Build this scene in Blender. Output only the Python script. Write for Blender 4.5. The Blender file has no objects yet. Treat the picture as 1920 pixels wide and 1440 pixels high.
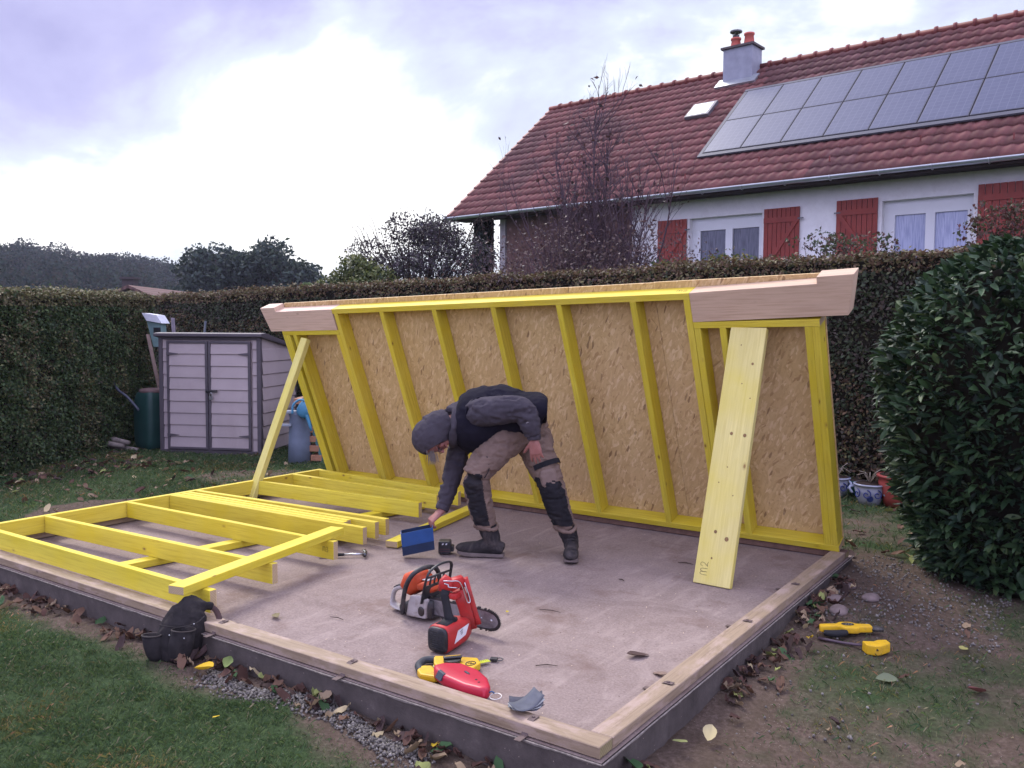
import bpy, bmesh, math, random
import numpy as np
from mathutils import Vector, Matrix, noise
R = math.radians
random.seed(7); rng = np.random.default_rng(7)
SC = bpy.context.scene
COL = SC.collection
# ------------------------------------------------------------------ camera
cam = bpy.data.cameras.new("camera"); camo = bpy.data.objects.new("camera", cam); COL.objects.link(camo)
cam.lens = 1634.8 / 1920 * 36; cam.sensor_width = 36; cam.clip_end = 3000; cam.clip_start = 0.05
CX, CY, CZ = 1.448, -2.642, 1.52
M = Matrix(((0.82067, -0.04079, 0.56994), (0.57136, 0.04711, -0.81935), (0.00657, 0.99806, 0.06197)))
camo.matrix_world = Matrix.Translation((CX, CY, CZ)) @ M.to_4x4()
SC.camera = camo
# ------------------------------------------------------------------ world: broken overcast
W = bpy.data.worlds.new("World"); SC.world = W; W.use_nodes = True
nt = W.node_tree; nt.nodes.clear()
def N(t, typ, **kw):
    n = t.nodes.new(typ)
    for k, v in kw.items(): setattr(n, k, v)
    return n
out = N(nt, 'ShaderNodeOutputWorld'); bgs = N(nt, 'ShaderNodeBackground'); bgc = N(nt, 'ShaderNodeBackground')
mixs = N(nt, 'ShaderNodeMixShader')
sky = N(nt, 'ShaderNodeTexSky', sky_type='NISHITA'); sky.sun_disc = False
SUN_EL, SUN_AZ = 48, 150       # azimuth of the sun measured from +X towards +Y, degrees
sky.sun_elevation = R(SUN_EL); sky.sun_rotation = R(90 - SUN_AZ)
bgs.inputs['Strength'].default_value = 0.10
nt.links.new(sky.outputs[0], bgs.inputs[0])
tc = N(nt, 'ShaderNodeTexCoord')
mp = N(nt, 'ShaderNodeMapping'); mp.inputs['Scale'].default_value = (1.0, 1.0, 1.9); mp.inputs['Location'].default_value = (3.3, 1.15, 0.35)
nt.links.new(tc.outputs['Generated'], mp.inputs[0])
n1 = N(nt, 'ShaderNodeTexNoise'); n1.inputs['Scale'].default_value = 2.1; n1.inputs['Detail'].default_value = 9; n1.inputs['Roughness'].default_value = 0.56
n1.inputs['Distortion'].default_value = 0.35
nt.links.new(mp.outputs[0], n1.inputs['Vector'])
# the bright break in the cloud lies towards the hidden sun, left of the house
az, el = 136, 10.5
sb_ = N(nt, 'ShaderNodeVectorMath', operation='SUBTRACT'); sb_.inputs[1].default_value = (math.cos(R(el)) * math.cos(R(az)), math.cos(R(el)) * math.sin(R(az)), math.sin(R(el)))
nt.links.new(tc.outputs['Generated'], sb_.inputs[0])
sc_ = N(nt, 'ShaderNodeVectorMath', operation='MULTIPLY'); sc_.inputs[1].default_value = (1, 1, 2.4); nt.links.new(sb_.outputs[0], sc_.inputs[0])
dotn = N(nt, 'ShaderNodeVectorMath', operation='LENGTH'); nt.links.new(sc_.outputs[0], dotn.inputs[0])
mr = N(nt, 'ShaderNodeMapRange'); mr.inputs[1].default_value = 0.14; mr.inputs[2].default_value = 0.54; mr.inputs[3].default_value = 0.14; mr.inputs[4].default_value = -0.05
nt.links.new(dotn.outputs['Value'], mr.inputs[0])
add = N(nt, 'ShaderNodeMath', operation='ADD'); nt.links.new(n1.outputs[0], add.inputs[0]); nt.links.new(mr.outputs[0], add.inputs[1])
rp = N(nt, 'ShaderNodeValToRGB'); nt.links.new(add.outputs[0], rp.inputs[0])
e = rp.color_ramp.elements
e[0].position = 0.36; e[0].color = (0.20, 0.19, 0.34, 1)
e[1].position = 0.64; e[1].color = (0.72, 0.71, 0.69, 1)
a_ = e.new(0.45); a_.color = (0.265, 0.255, 0.41, 1)
a_ = e.new(0.54); a_.color = (0.36, 0.39, 0.45, 1)
nt.links.new(rp.outputs[0], bgc.inputs[0])
# unseen sky overhead and behind the camera brightened to add light
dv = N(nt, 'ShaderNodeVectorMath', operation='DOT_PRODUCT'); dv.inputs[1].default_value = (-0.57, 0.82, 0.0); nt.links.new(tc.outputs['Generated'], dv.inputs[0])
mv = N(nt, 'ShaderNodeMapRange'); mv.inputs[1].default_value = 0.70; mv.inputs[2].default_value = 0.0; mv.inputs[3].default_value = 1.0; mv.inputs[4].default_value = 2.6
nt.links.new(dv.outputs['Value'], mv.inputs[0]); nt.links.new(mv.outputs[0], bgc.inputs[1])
n2 = N(nt, 'ShaderNodeMath', operation='MULTIPLY_ADD'); n2.inputs[1].default_value = 1.5; n2.inputs[2].default_value = 0.2; n2.use_clamp = True
nt.links.new(n1.outputs[0], n2.inputs[0])
mixs.inputs[0].default_value = 0.93
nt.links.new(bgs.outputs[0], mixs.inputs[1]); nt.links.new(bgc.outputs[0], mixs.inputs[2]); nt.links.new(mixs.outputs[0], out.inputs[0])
# ------------------------------------------------------------------ sun behind cloud
sl = bpy.data.lights.new("sun", 'SUN'); sl.energy = 1.4; sl.angle = R(22); sl.color = (1.0, 0.96, 0.90)
so = bpy.data.objects.new("sun", sl); COL.objects.link(so)
sd = Vector((math.cos(R(SUN_EL)) * math.cos(R(SUN_AZ)), math.cos(R(SUN_EL)) * math.sin(R(SUN_AZ)), math.sin(R(SUN_EL))))
so.rotation_euler = sd.to_track_quat('Z', 'Y').to_euler()
SC.view_settings.view_transform = 'Standard'; SC.view_settings.look = 'None'; SC.view_settings.gamma = 1
SC.view_settings.exposure = 1.22
SC.cycles.use_denoising = True
SC.cycles.max_bounces = 6; SC.cycles.diffuse_bounces = 3; SC.cycles.transparent_max_bounces = 4

# ------------------------------------------------------------------ object helpers
def link(name, me, parent=None, mats=()):
    o = bpy.data.objects.new(name, me); COL.objects.link(o)
    if me is not None and mats:
        for m in (mats if isinstance(mats, (list, tuple)) else (mats,)): me.materials.append(m)
    if parent is not None: o.parent = parent
    return o
def tag(o, label=None, cat=None, group=None, kind=None):
    if label: o['label'] = label
    if cat: o['category'] = cat
    if group: o['group'] = group
    if kind: o['kind'] = kind
    return o
def empty(name, loc, label, cat, group=None, rz=0.0):
    o = bpy.data.objects.new(name, None); COL.objects.link(o); o.location = loc; o.rotation_euler = (0, 0, rz)
    o.empty_display_size = 0.1
    return tag(o, label, cat, group)
class MB:
    """collects faces with UVs in metres and material slots, builds one mesh object"""
    def __init__(s): s.v = []; s.f = []; s.uv = []; s.mi = []; s.sm = []
    def face(s, pts, uvs=None, mi=0, sm=False):
        b = len(s.v); s.v += [tuple(p) for p in pts]; s.f.append(tuple(range(b, b + len(pts))))
        if uvs is None: uvs = [(0, 0)] * len(pts)
        s.uv.append(uvs); s.mi.append(mi); s.sm.append(sm)
    def mesh(s, verts, faces, mi=0, sm=True, uvf=None):
        b = len(s.v); s.v += [tuple(p) for p in verts]
        for f in faces:
            s.f.append(tuple(b + i for i in f)); s.mi.append(mi); s.sm.append(sm)
            s.uv.append([(uvf(verts[i]) if uvf else (verts[i][0] + verts[i][1] * .37, verts[i][2] + verts[i][1])) for i in f])
        return s
    def box(s, o, ax, ay, az, mi=0, endmi=None, ends=None, bev=0.0):
        """box from corner o with edge vectors; UV u runs along the longest edge"""
        o = Vector(o); A = [Vector(ax), Vector(ay), Vector(az)]
        if A[0].cross(A[1]).dot(A[2]) < 0:
            o = o + A[2]; A[2] = -A[2]
        L = [a.length for a in A]; k = L.index(max(L)); r1, r2 = random.random() * 20, random.random() * 20
        P = lambda i, j, l: o + A[0] * i + A[1] * j + A[2] * l
        Q = [((0,0,0),(0,1,0),(1,1,0),(1,0,0)), ((0,0,1),(1,0,1),(1,1,1),(0,1,1)), ((0,0,0),(1,0,0),(1,0,1),(0,0,1)),
             ((0,1,0),(0,1,1),(1,1,1),(1,1,0)), ((0,0,0),(0,0,1),(0,1,1),(0,1,0)), ((1,0,0),(1,1,0),(1,1,1),(1,0,1))]
        for fi, q in enumerate(Q):
            nax = 2 - fi // 2
            oth = [i for i in range(3) if i != nax]
            if k in oth: ua = k; va = [i for i in oth if i != k][0]
            else: ua, va = oth
            m = mi
            if nax == k and endmi is not None: m = endmi
            s.face([P(*c) for c in q], [(c[ua] * L[ua] + r1, c[va] * L[va] + r2 + fi * .31) for c in q], m)
        return s
    def prism(s, poly, off, mi=0, capmi=None):
        """polygon (list of 3D pts, counter-clockwise seen from outside front) extruded by vector off (backwards)"""
        poly = [Vector(p) for p in poly]; off = Vector(off); r = random.random() * 9
        nrm = (poly[1] - poly[0]).cross(poly[2] - poly[0])
        acc = Vector((0, 0, 0))
        for i in range(len(poly)): acc += poly[i].cross(poly[(i + 1) % len(poly)])
        if acc.dot(off) > 0: poly = poly[::-1]
        xa = (max(poly, key=lambda p: (p - poly[0]).length) - poly[0]).normalized(); za = acc.normalized(); ya = za.cross(xa)
        uvp = lambda p: ((p - poly[0]).dot(xa) + r, (p - poly[0]).dot(ya) + r)
        s.face(poly, [uvp(p) for p in poly], mi)
        s.face([p + off for p in poly[::-1]], [uvp(p) for p in poly[::-1]], mi)
        n = len(poly)
        for i in range(n):
            a, b = poly[i], poly[(i + 1) % n]; l = (b - a).length; w = off.length
            s.face([b, a, a + off, b + off], [(l + r, 0), (r, 0), (r, w), (l + r, w)], mi if capmi is None else capmi)
        return s
    def tube(s, pts, rad, n=10, mi=0, cap=True, up=(0, 0, 1), sm=True, smooth=0):
        pts = [Vector(p) for p in pts]
        rad = [(r, r) if not isinstance(r, (tuple, list)) else r for r in (rad if isinstance(rad, (list, tuple)) and len(rad) == len(pts) else [rad] * len(pts))]
        if smooth: pts, rad = catmull(pts, rad, smooth)
        rings = []; up = Vector(up); prev = None
        for i, p in enumerate(pts):
            t = (pts[min(i + 1, len(pts) - 1)] - pts[max(i - 1, 0)]).normalized()
            sd_ = t.cross(up)
            if sd_.length < 1e-3: sd_ = t.cross(Vector((1, 0.01, 0)))
            sd_.normalize()
            if prev is not None and sd_.dot(prev) < 0 and sd_.dot(prev) < -0.5: sd_ = -sd_
            prev = sd_; o2 = sd_.cross(t)
            rings.append([p + sd_ * rad[i][0] * math.cos(2 * math.pi * k / n) + o2 * rad[i][1] * math.sin(2 * math.pi * k / n) for k in range(n)])
        V = [q for r_ in rings for q in r_]; F = []
        for i in range(len(pts) - 1):
            for k in range(n):
                F.append((i * n + k, (i + 1) * n + k, (i + 1) * n + (k + 1) % n, i * n + (k + 1) % n))
        if cap: F.append(tuple(range(n))); F.append(tuple((len(pts) - 1) * n + k for k in reversed(range(n))))
        s.mesh(V, F, mi, sm); return s
    def ell(s, c, r, mi=0, n=14, rot=None, m=9, pw=1.0):
        """ellipsoid / superellipsoid"""
        V = []; F = []; c = Vector(c)
        sg = lambda x: math.copysign(abs(x) ** pw, x)
        for i in range(m + 1):
            ph = -math.pi / 2 + math.pi * i / m
            for k in range(n):
                th = 2 * math.pi * k / n
                p = Vector((r[0] * sg(math.cos(ph)) * sg(math.cos(th)), r[1] * sg(math.cos(ph)) * sg(math.sin(th)), r[2] * sg(math.sin(ph))))
                if rot: p = rot @ p
                V.append(c + p)
        for i in range(m):
            for k in range(n): F.append((i * n + k, i * n + (k + 1) % n, (i + 1) * n + (k + 1) % n, (i + 1) * n + k))
        s.mesh(V, F, mi, True); return s
    def build(s, name, mats, parent=None, weld=False, bevel=0, seg=2):
        me = bpy.data.meshes.new(name); me.from_pydata(s.v, [], s.f)
        uv = me.uv_layers.new(name="UVMap"); flat = [c for f in s.uv for p in f for c in p]
        uv.data.foreach_set('uv', flat)
        me.polygons.foreach_set('material_index', s.mi); me.polygons.foreach_set('use_smooth', s.sm)
        if weld or bevel:
            bm = bmesh.new(); bm.from_mesh(me); bmesh.ops.remove_doubles(bm, verts=bm.verts, dist=1e-4)
            if bevel:
                es = [e for e in bm.edges if e.is_manifold and e.calc_face_angle(0) > 0.6]
                bmesh.ops.bevel(bm, geom=es, offset=bevel, segments=seg, affect='EDGES', profile=0.6, clamp_overlap=True)
            bm.to_mesh(me); bm.free()
        me.update()
        return link(name, me, parent, mats)
def catmull(P, Q, n):
    op, oq = [], []
    for i in range(len(P) - 1):
        p0, p1, p2, p3 = P[max(i - 1, 0)], P[i], P[i + 1], P[min(i + 2, len(P) - 1)]
        for k in range(n):
            t = k / n
            op.append(0.5 * ((2 * p1) + (p2 - p0) * t + (2 * p0 - 5 * p1 + 4 * p2 - p3) * t * t + (3 * p1 - p0 - 3 * p2 + p3) * t ** 3))
            u = t * t * (3 - 2 * t)
            oq.append(tuple(a + (b - a) * u for a, b in zip(Q[i], Q[i + 1])))
    op.append(P[-1]); oq.append(Q[-1]); return op, oq
def npmesh(name, V, F, mat, parent=None, col=None, smooth=False, sizes=None):
    """V (n,3) F (m,k) arrays -> object, optional per-vertex colour attribute 'tint'"""
    me = bpy.data.meshes.new(name); V = np.asarray(V, dtype=np.float32); F = np.asarray(F, dtype=np.int32)
    k = F.shape[1]
    me.vertices.add(len(V)); me.vertices.foreach_set('co', V.ravel())
    me.loops.add(F.size); me.loops.foreach_set('vertex_index', F.ravel())
    me.polygons.add(len(F)); me.polygons.foreach_set('loop_start', np.arange(0, F.size, k, dtype=np.int32))
    if smooth: me.polygons.foreach_set('use_smooth', np.ones(len(F), dtype=bool))
    me.update(calc_edges=True)
    if col is not None:
        a = me.color_attributes.new('tint', 'FLOAT_COLOR', 'POINT')
        c4 = np.ones((len(V), 4), dtype=np.float32); c4[:, :3] = col; a.data.foreach_set('color', c4.ravel())
    return link(name, me, parent, mat)
def leafcloud(name, C, size, cols, mat, parent=None, nrm=None, spread=1.0, aspect=0.5, droop=0.0):
    """one folded rhombic leaf per row of C"""
    C = np.asarray(C, dtype=np.float64); n = len(C)
    a = rng.normal(size=(n, 3)); 
    if nrm is not None: a = a * spread + nrm
    a /= np.linalg.norm(a, axis=1)[:, None]                     # leaf normal
    b = rng.normal(size=(n, 3)); b[:, 2] -= droop
    b -= a * (a * b).sum(1)[:, None]; b /= np.linalg.norm(b, axis=1)[:, None]   # along the leaf
    c = np.cross(a, b); s = (size * rng.uniform(.6, 1.35, n))[:, None]
    V = np.empty((n, 4, 3)); V[:, 0] = C - b * s * .5; V[:, 2] = C + b * s * .5 - a * s * .08
    V[:, 1] = C + c * s * aspect * .5 + a * s * .1; V[:, 3] = C - c * s * aspect * .5 + a * s * .1
    F = np.arange(n * 4).reshape(n, 4)
    return npmesh(name, V.reshape(-1, 3), F, mat, parent, np.repeat(cols, 4, axis=0))
def palette(n, cols, w=None, jit=0.18):
    cols = np.array(cols); idx = rng.choice(len(cols), n, p=None if w is None else np.array(w) / sum(w))
    return cols[idx] * rng.uniform(1 - jit, 1 + jit, (n, 1))
# ------------------------------------------------------------------ materials
def new_mat(name, rough=0.6, spec=0.3, metal=0.0):
    m = bpy.data.materials.new(name); m.use_nodes = True; t = m.node_tree; b = t.nodes['Principled BSDF']
    b.inputs['Roughness'].default_value = rough; b.inputs['Specular IOR Level'].default_value = spec; b.inputs['Metallic'].default_value = metal
    return m, t, b
def ramp(t, src, stops):
    r = N(t, 'ShaderNodeValToRGB'); e = r.color_ramp.elements
    e[0].position, e[0].color = stops[0][0], (*stops[0][1], 1); e[1].position, e[1].color = stops[-1][0], (*stops[-1][1], 1)
    for p, c in stops[1:-1]: x = e.new(p); x.color = (*c, 1)
    t.links.new(src, r.inputs[0]); return r.outputs[0]
def noi(t, vec, scale, detail=5, rough=.55, dist=0.0):
    n = N(t, 'ShaderNodeTexNoise'); n.inputs['Scale'].default_value = scale; n.inputs['Detail'].default_value = detail
    n.inputs['Roughness'].default_value = rough; n.inputs['Distortion'].default_value = dist
    if vec is not None: t.links.new(vec, n.inputs['Vector'])
    return n.outputs[0]
def mapping(t, vec, scale=(1, 1, 1), rot=(0, 0, 0), loc=(0, 0, 0)):
    m = N(t, 'ShaderNodeMapping'); m.inputs['Scale'].default_value = scale; m.inputs['Rotation'].default_value = rot; m.inputs['Location'].default_value = loc
    t.links.new(vec, m.inputs[0]); return m.outputs[0]
def mix(t, fac, a, b, typ='MIX'):
    m = N(t, 'ShaderNodeMix', data_type='RGBA', blend_type=typ)
    for i, x in ((0, fac), (6, a), (7, b)):
        if isinstance(x, (int, float)): m.inputs[i].default_value = x
        elif isinstance(x, tuple): m.inputs[i].default_value = (*x, 1)
        else: t.links.new(x, m.inputs[i])
    return m.outputs[2]
def math_(t, op, a, b=None, clamp=False):
    m = N(t, 'ShaderNodeMath', operation=op); m.use_clamp = clamp
    for i, x in ((0, a), (1, b)):
        if x is None: continue
        if isinstance(x, (int, float)): m.inputs[i].default_value = x
        else: t.links.new(x, m.inputs[i])
    return m.outputs[0]
def bump(t, b, h, strength=0.3, dist=0.01):
    n = N(t, 'ShaderNodeBump'); n.inputs['Strength'].default_value = strength; n.inputs['Distance'].default_value = dist
    t.links.new(h, n.inputs['Height']); t.links.new(n.outputs[0], b.inputs['Normal'])
def plain(name, col, rough=.55, spec=.35, var=.12, scale=14, metal=0.0, bmp=.15, dirt=None):
    m, t, b = new_mat(name, rough, spec, metal)
    co = N(t, 'ShaderNodeTexCoord').outputs['Object']
    n = noi(t, co, scale, 6, .6)
    lo = tuple(c * (1 - var) for c in col); hi = tuple(min(1, c * (1 + var)) for c in col)
    c = ramp(t, n, [(.3, lo), (.7, hi)])
    if dirt:
        n2 = noi(t, co, scale * .5, 8, .7, .6)
        f = ramp(t, n2, [(.5, (0, 0, 0)), (.72, (1, 1, 1))])
        c = mix(t, math_(t, 'MULTIPLY', f, .8), c, dirt)
    t.links.new(c, b.inputs['Base Color'])
    if bmp: bump(t, b, noi(t, co, scale * 9, 4), bmp, .002)
    return m
def wood(name, base, dark, knot, stain=0.0, rough=.62, end=False, worn=None):
    m, t, b = new_mat(name, rough, .25)
    uv = N(t, 'ShaderNodeTexCoord').outputs['UV']
    if end:
        g = N(t, 'ShaderNodeTexWave', wave_type='RINGS', rings_direction='SPHERICAL'); g.inputs['Scale'].default_value = 34; g.inputs['Distortion'].default_value = 2
        t.links.new(uv, g.inputs[0]); c = ramp(t, g.outputs[1], [(0, dark), (1, base)])
        c = mix(t, noi(t, uv, 30), c, dark, 'MIX')
        t.links.new(c, b.inputs['Base Color']); return m
    v1 = mapping(t, uv, (1.2, 26, 1)); g1 = noi(t, v1, 3.0, 7, .6, .5)
    v2 = mapping(t, uv, (.5, 5, 1)); g2 = noi(t, v2, 2.0, 3, .5)
    c = ramp(t, g1, [(.32, dark), (.52, base), (.75, tuple(min(1, x * 1.12) for x in base))])
    c = mix(t, ramp(t, g2, [(.35, (0, 0, 0)), (.65, (.5, .5, .5))]), c, tuple(x * .84 for x in base))
    # big slow patches where the treatment soaked in
    g3 = noi(t, uv, 3.2, 3, .5)
    c = mix(t, ramp(t, g3, [(.45, (0, 0, 0)), (.7, (stain, stain, stain))]), c, (base[0] * .95, base[1] * .9, base[2] * .25))
    vo = N(t, 'ShaderNodeTexVoronoi'); vo.inputs['Scale'].default_value = 3.6; vo.inputs['Randomness'].default_value = 1
    t.links.new(mapping(t, uv, (1, 1.9, 1)), vo.inputs[0])
    k = ramp(t, vo.outputs['Distance'], [(.035, (1, 1, 1)), (.055, (.40, .40, .40)), (.11, (0, 0, 0))])
    c = mix(t, k, c, knot)
    oi = N(t, 'ShaderNodeObjectInfo').outputs['Random']
    c = mix(t, 1.0, c, ramp(t, oi, [(0, (.84, .80, .72)), (.5, (1, 1, 1)), (1, (1.0, .95, 1.15))]), 'MULTIPLY')
    if worn:
        w = ramp(t, noi(t, mapping(t, uv, (1, 3, 1)), 4, 6, .7), [(.48, (0, 0, 0)), (.62, (1, 1, 1))])
        c = mix(t, math_(t, 'MULTIPLY', w, .75), c, worn)
    t.links.new(c, b.inputs['Base Color'])
    bump(t, b, g1, .25, .002)
    return m
def leafmat(name, rough=.55, spec=.3, trans=.25):
    m, t, b = new_mat(name, rough, spec)
    a = N(t, 'ShaderNodeVertexColor', layer_name='tint')
    t.links.new(a.outputs[0], b.inputs['Base Color'])
    tr = N(t, 'ShaderNodeBsdfTranslucent'); ms = N(t, 'ShaderNodeMixShader'); ms.inputs[0].default_value = trans
    t.links.new(a.outputs[0], tr.inputs[0]); t.links.new(b.outputs[0], ms.inputs[1]); t.links.new(tr.outputs[0], ms.inputs[2])
    t.links.new(ms.outputs[0], t.nodes['Material Output'].inputs[0])
    return m
YEL = wood('yellow_timber', (.70, .585, .060), (.54, .41, .035), (.26, .15, .03), stain=.6)
YELB = wood('pale_yellow_board', (.68, .61, .20), (.60, .52, .14), (.28, .18, .05), stain=.45)
YEND = wood('sawn_end', (.55, .43, .27), (.40, .29, .16), (.2, .1, .05), end=True)
PINK = wood('pale_new_timber', (.66, .49, .35), (.52, .36, .24), (.16, .08, .05))
KERB = wood('weathered_timber', (.30, .225, .15), (.20, .14, .09), (.07, .045, .03), worn=(.40, .30, .25))
MLEAF = leafmat('leaf'); MGRASS = leafmat('grass_blade', .6, .2, .3); MLAUR = leafmat('laurel_leaf', .50, .32, .1)
MBARK = plain('bark', (.055, .04, .035), .9, .1, .35, 30)
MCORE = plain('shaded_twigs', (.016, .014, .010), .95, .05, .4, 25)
MLITTER = leafmat('dry_leaf', .75, .15, .15)
def mk_osb():
    m, t, b = new_mat('osb', .65, .25)
    uv = N(t, 'ShaderNodeTexCoord').outputs['UV']
    warp = N(t, 'ShaderNodeTexNoise'); warp.inputs['Scale'].default_value = 2.5; warp.inputs['Detail'].default_value = 1
    t.links.new(uv, warp.inputs[0])
    wv = N(t, 'ShaderNodeVectorMath', operation='MULTIPLY_ADD'); t.links.new(warp.outputs[1], wv.inputs[0]); wv.inputs[1].default_value = (.06, .06, 0); t.links.new(uv, wv.inputs[2])
    src = wv.outputs[0]
    layers = []; hs = []
    for i, (ang, sx, sy) in enumerate(((12, 15, 60), (68, 17, 66), (-40, 15, 62), (115, 20, 80))):
        vo = N(t, 'ShaderNodeTexVoronoi'); vo.inputs['Scale'].default_value = 1; vo.inputs['Randomness'].default_value = 1
        t.links.new(mapping(t, src, (sx, sy, 1), (0, 0, 0), (i * 3.7, i * 1.3, 0)) if False else mapping(t, mapping(t, src, (1, 1, 1), (0, 0, R(ang))), (sx, sy, 1), loc=(i * 3.7, i * 1.3, 0)), vo.inputs[0])
        layers.append(vo.outputs['Color']); hs.append(vo.outputs['Distance'])
    g = lambda o: (lambda s: (t.links.new(o, s.inputs[0]), s)[1])(N(t, 'ShaderNodeSeparateColor'))
    sp = [g(l) for l in layers]
    # each layer shows where its own random value is high
    val = sp[0].outputs[0]; h = hs[0]
    cur = ramp(t, sp[0].outputs[0], [(.0, (.50, .335, .145)), (.3, (.57, .395, .175)), (.7, (.61, .435, .20)), (1, (.65, .475, .235))])
    for i in (1, 2, 3):
        c = ramp(t, sp[i].outputs[0], [(.0, (.42, .265, .115)), (.10, (.55, .375, .165)), (.7, (.63, .445, .21)), (1, (.74, .56, .31))])
        mask = ramp(t, sp[i].outputs[1], [(.52, (0, 0, 0)), (.56, (1, 1, 1))])
        cur = mix(t, mask, cur, c)
    dk = ramp(t, sp[3].outputs[2], [(.984, (0, 0, 0)), (.99, (1, 1, 1))])
    cur = mix(t, math_(t, 'MULTIPLY', dk, .7), cur, (.16, .085, .04))
    cur = mix(t, ramp(t, noi(t, uv, 1.6, 3), [(.35, (0, 0, 0)), (.7, (.25, .25, .25))]), cur, (.46, .30, .16))
    t.links.new(cur, b.inputs['Base Color'])
    bump(t, b, math_(t, 'ADD', h, noi(t, uv, 160, 2)), .25, .002)
    return m
OSB = mk_osb()
BLACKP = plain('black_plastic', (.018, .018, .02), .45, .4, .3, 20, dirt=(.10, .085, .07))
DKMETAL = plain('dark_metal', (.10, .10, .105), .4, .5, .25, 25, metal=.8)
STEEL = plain('bright_steel', (.55, .55, .56), .3, .5, .15, 25, metal=1.0)
REDP = plain('red_plastic', (.40, .022, .02), .5, .35, .18, 14, dirt=(.20, .05, .04))
ORANGEP = plain('orange_plastic', (.52, .070, .02), .5, .35, .15, 14, dirt=(.26, .07, .04))
YELP = plain('yellow_plastic', (.62, .37, .012), .5, .35, .1, 22, dirt=(.34, .20, .04))
INK = plain('pencil', (.07, .06, .05), .8, .1, .1)
def strokes(lines, org, ax, ay, w=.0022, name='pencil_mark', parent=None, mat=INK, off=.0012):
    """pencil handwriting as thin ribbons lying on a surface"""
    org, ax, ay = Vector(org), Vector(ax), Vector(ay); nr = ax.cross(ay).normalized(); mb = MB()
    for ln in lines:
        pts = [org + ax * x + ay * y + nr * off for x, y in ln]
        pts, _ = catmull(pts, [(0,)] * len(pts), 5)
        for a, b in zip(pts[:-1], pts[1:]):
            d = (b - a)
            if d.length < 1e-6: continue
            s_ = d.normalized().cross(nr) * w * .5; e_ = d.normalized() * w * .3
            mb.face([a - s_ - e_, b - s_ + e_, b + s_ + e_, a + s_ - e_])
    return mb.build(name, mat, parent)
LM = [[(0, 0), (.05, .9), (.35, .85), (.4, .05)], [(.4, .05), (.45, .9), (.75, .85), (.8, .0)]]
L2 = [[(1.05, .75), (1.2, 1.05), (1.5, .95), (1.45, .55), (1.1, .05), (1.35, .12), (1.65, .0)]]
L3 = [[(1.05, .95), (1.4, 1.0), (1.45, .7), (1.2, .55), (1.5, .4), (1.45, .05), (1.05, .05)]]
# ------------------------------------------------------------------ ground
GP = np.array([(-5.5,-.1,-.135),(-4,-.1,-.13),(-2.5,-.2,-.125),(-1.2,-.2,-.13),(0,-.3,-.18),(.12,.5,-.14),(.12,1.5,-.11),(.12,2.7,-.06),(.15,3.5,-.035),
               (1.2,3.4,-.06),(1.2,2.0,-.12),(1.2,.5,-.2),(-.5,6.4,-.15),(-2.5,4.2,-.08),(-5.2,3.4,-.10),(-5.4,1.5,-.12),(-8,4.6,-.18),(-9.2,2,-.2),(-6.5,-1.5,-.18),
               (0,-3,-.26),(4,0,-.25),(-4,-2,-.17),(5,6,-.12),(-11,6,-.2)])
def gz(x, y):
    x = np.asarray(x, float); y = np.asarray(y, float)
    d = (x[..., None] - GP[:, 0]) ** 2 + (y[..., None] - GP[:, 1]) ** 2 + .05
    w = 1 / d ** 1.5; far = np.hypot(x + 3, y - 2); wf = (np.maximum(far - 7, 0) * .02)
    z = (w @ GP[:, 2] + wf * -.2) / (w.sum(-1) + wf)
    return z + .008 * np.sin(x * 5.1 + 1.3 * np.sin(y * 3)) * np.sin(y * 4.3 + x) + .004 * np.sin(x * 17 + y * 9) * np.sin(y * 15)
def g1(x, y): return float(gz(np.array([x]), np.array([y]))[0])
def vn(x, y, s, seed=0):
    """cheap smooth value noise in numpy"""
    x = x * s + seed * 17.3; y = y * s + seed * 9.1
    xi = np.floor(x); yi = np.floor(y); fx = x - xi; fy = y - yi; fx = fx * fx * (3 - 2 * fx); fy = fy * fy * (3 - 2 * fy)
    h = lambda a, b: np.modf(np.abs(np.sin(a * 127.1 + b * 311.7) * 43758.5453))[0]
    return (h(xi, yi) * (1 - fx) + h(xi + 1, yi) * fx) * (1 - fy) + (h(xi, yi + 1) * (1 - fx) + h(xi + 1, yi + 1) * fx) * fy
def slabdist(x, y):
    dx = np.maximum(np.maximum(-4.95 - x, x - 0), 0); dy = np.maximum(np.maximum(0 - y, y - 3.5), 0); return np.hypot(dx, dy)
def lawn(x, y):
    """how grassy the ground is, 0..1"""
    n = vn(x, y, 1.3, 1) * .5 + vn(x, y, 3.7, 2) * .3 + vn(x, y, 9, 3) * .2
    base = np.full(x.shape, .85)
    base = np.where((x > -1.4) & (y < 0), np.interp(x, [-1.4, -.2, .6, 1.4], [.7, .42, .2, .25]), base)
    base = np.where((x > 0) & (y >= -.3) & (y < 3.6), np.interp(y, [-.3, 1.2, 2.2, 2.9, 3.6], [.15, .22, .46, .22, .15]) + np.clip((x - .7) * .25, 0, .25), base)
    base = np.where((y > 3.6) & (x > -1.5), .62, base)
    base = np.where((x < -5) & (y > .3) & (np.hypot(x + 6.0, (y - 1.6) * 1.0) < .6), .15, base)
    base = np.where((x < -5) & (np.hypot((x + 6.3) * .7, (y - 3.6)) < .6), .35, base)
    d = slabdist(x, y)
    edge = np.clip((d - .08) / (.12 + .36 * vn(x, y, 2.1, 14)), 0, 1)
    m = base + (n - .5) * 1.0
    return np.clip(m, 0, 1) * edge
def axis(lo, hi, st, far):
    a = list(np.arange(lo, hi + 1e-6, st)); s = st
    while a[-1] < far: s *= 1.35; a.append(a[-1] + s)
    s = st
    while a[0] > -far: s *= 1.35; a.insert(0, a[0] - s)
    return np.array(a)
gx = axis(-12, 3.2, .07, 900); gy = axis(-3.2, 8, .07, 900)
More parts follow.
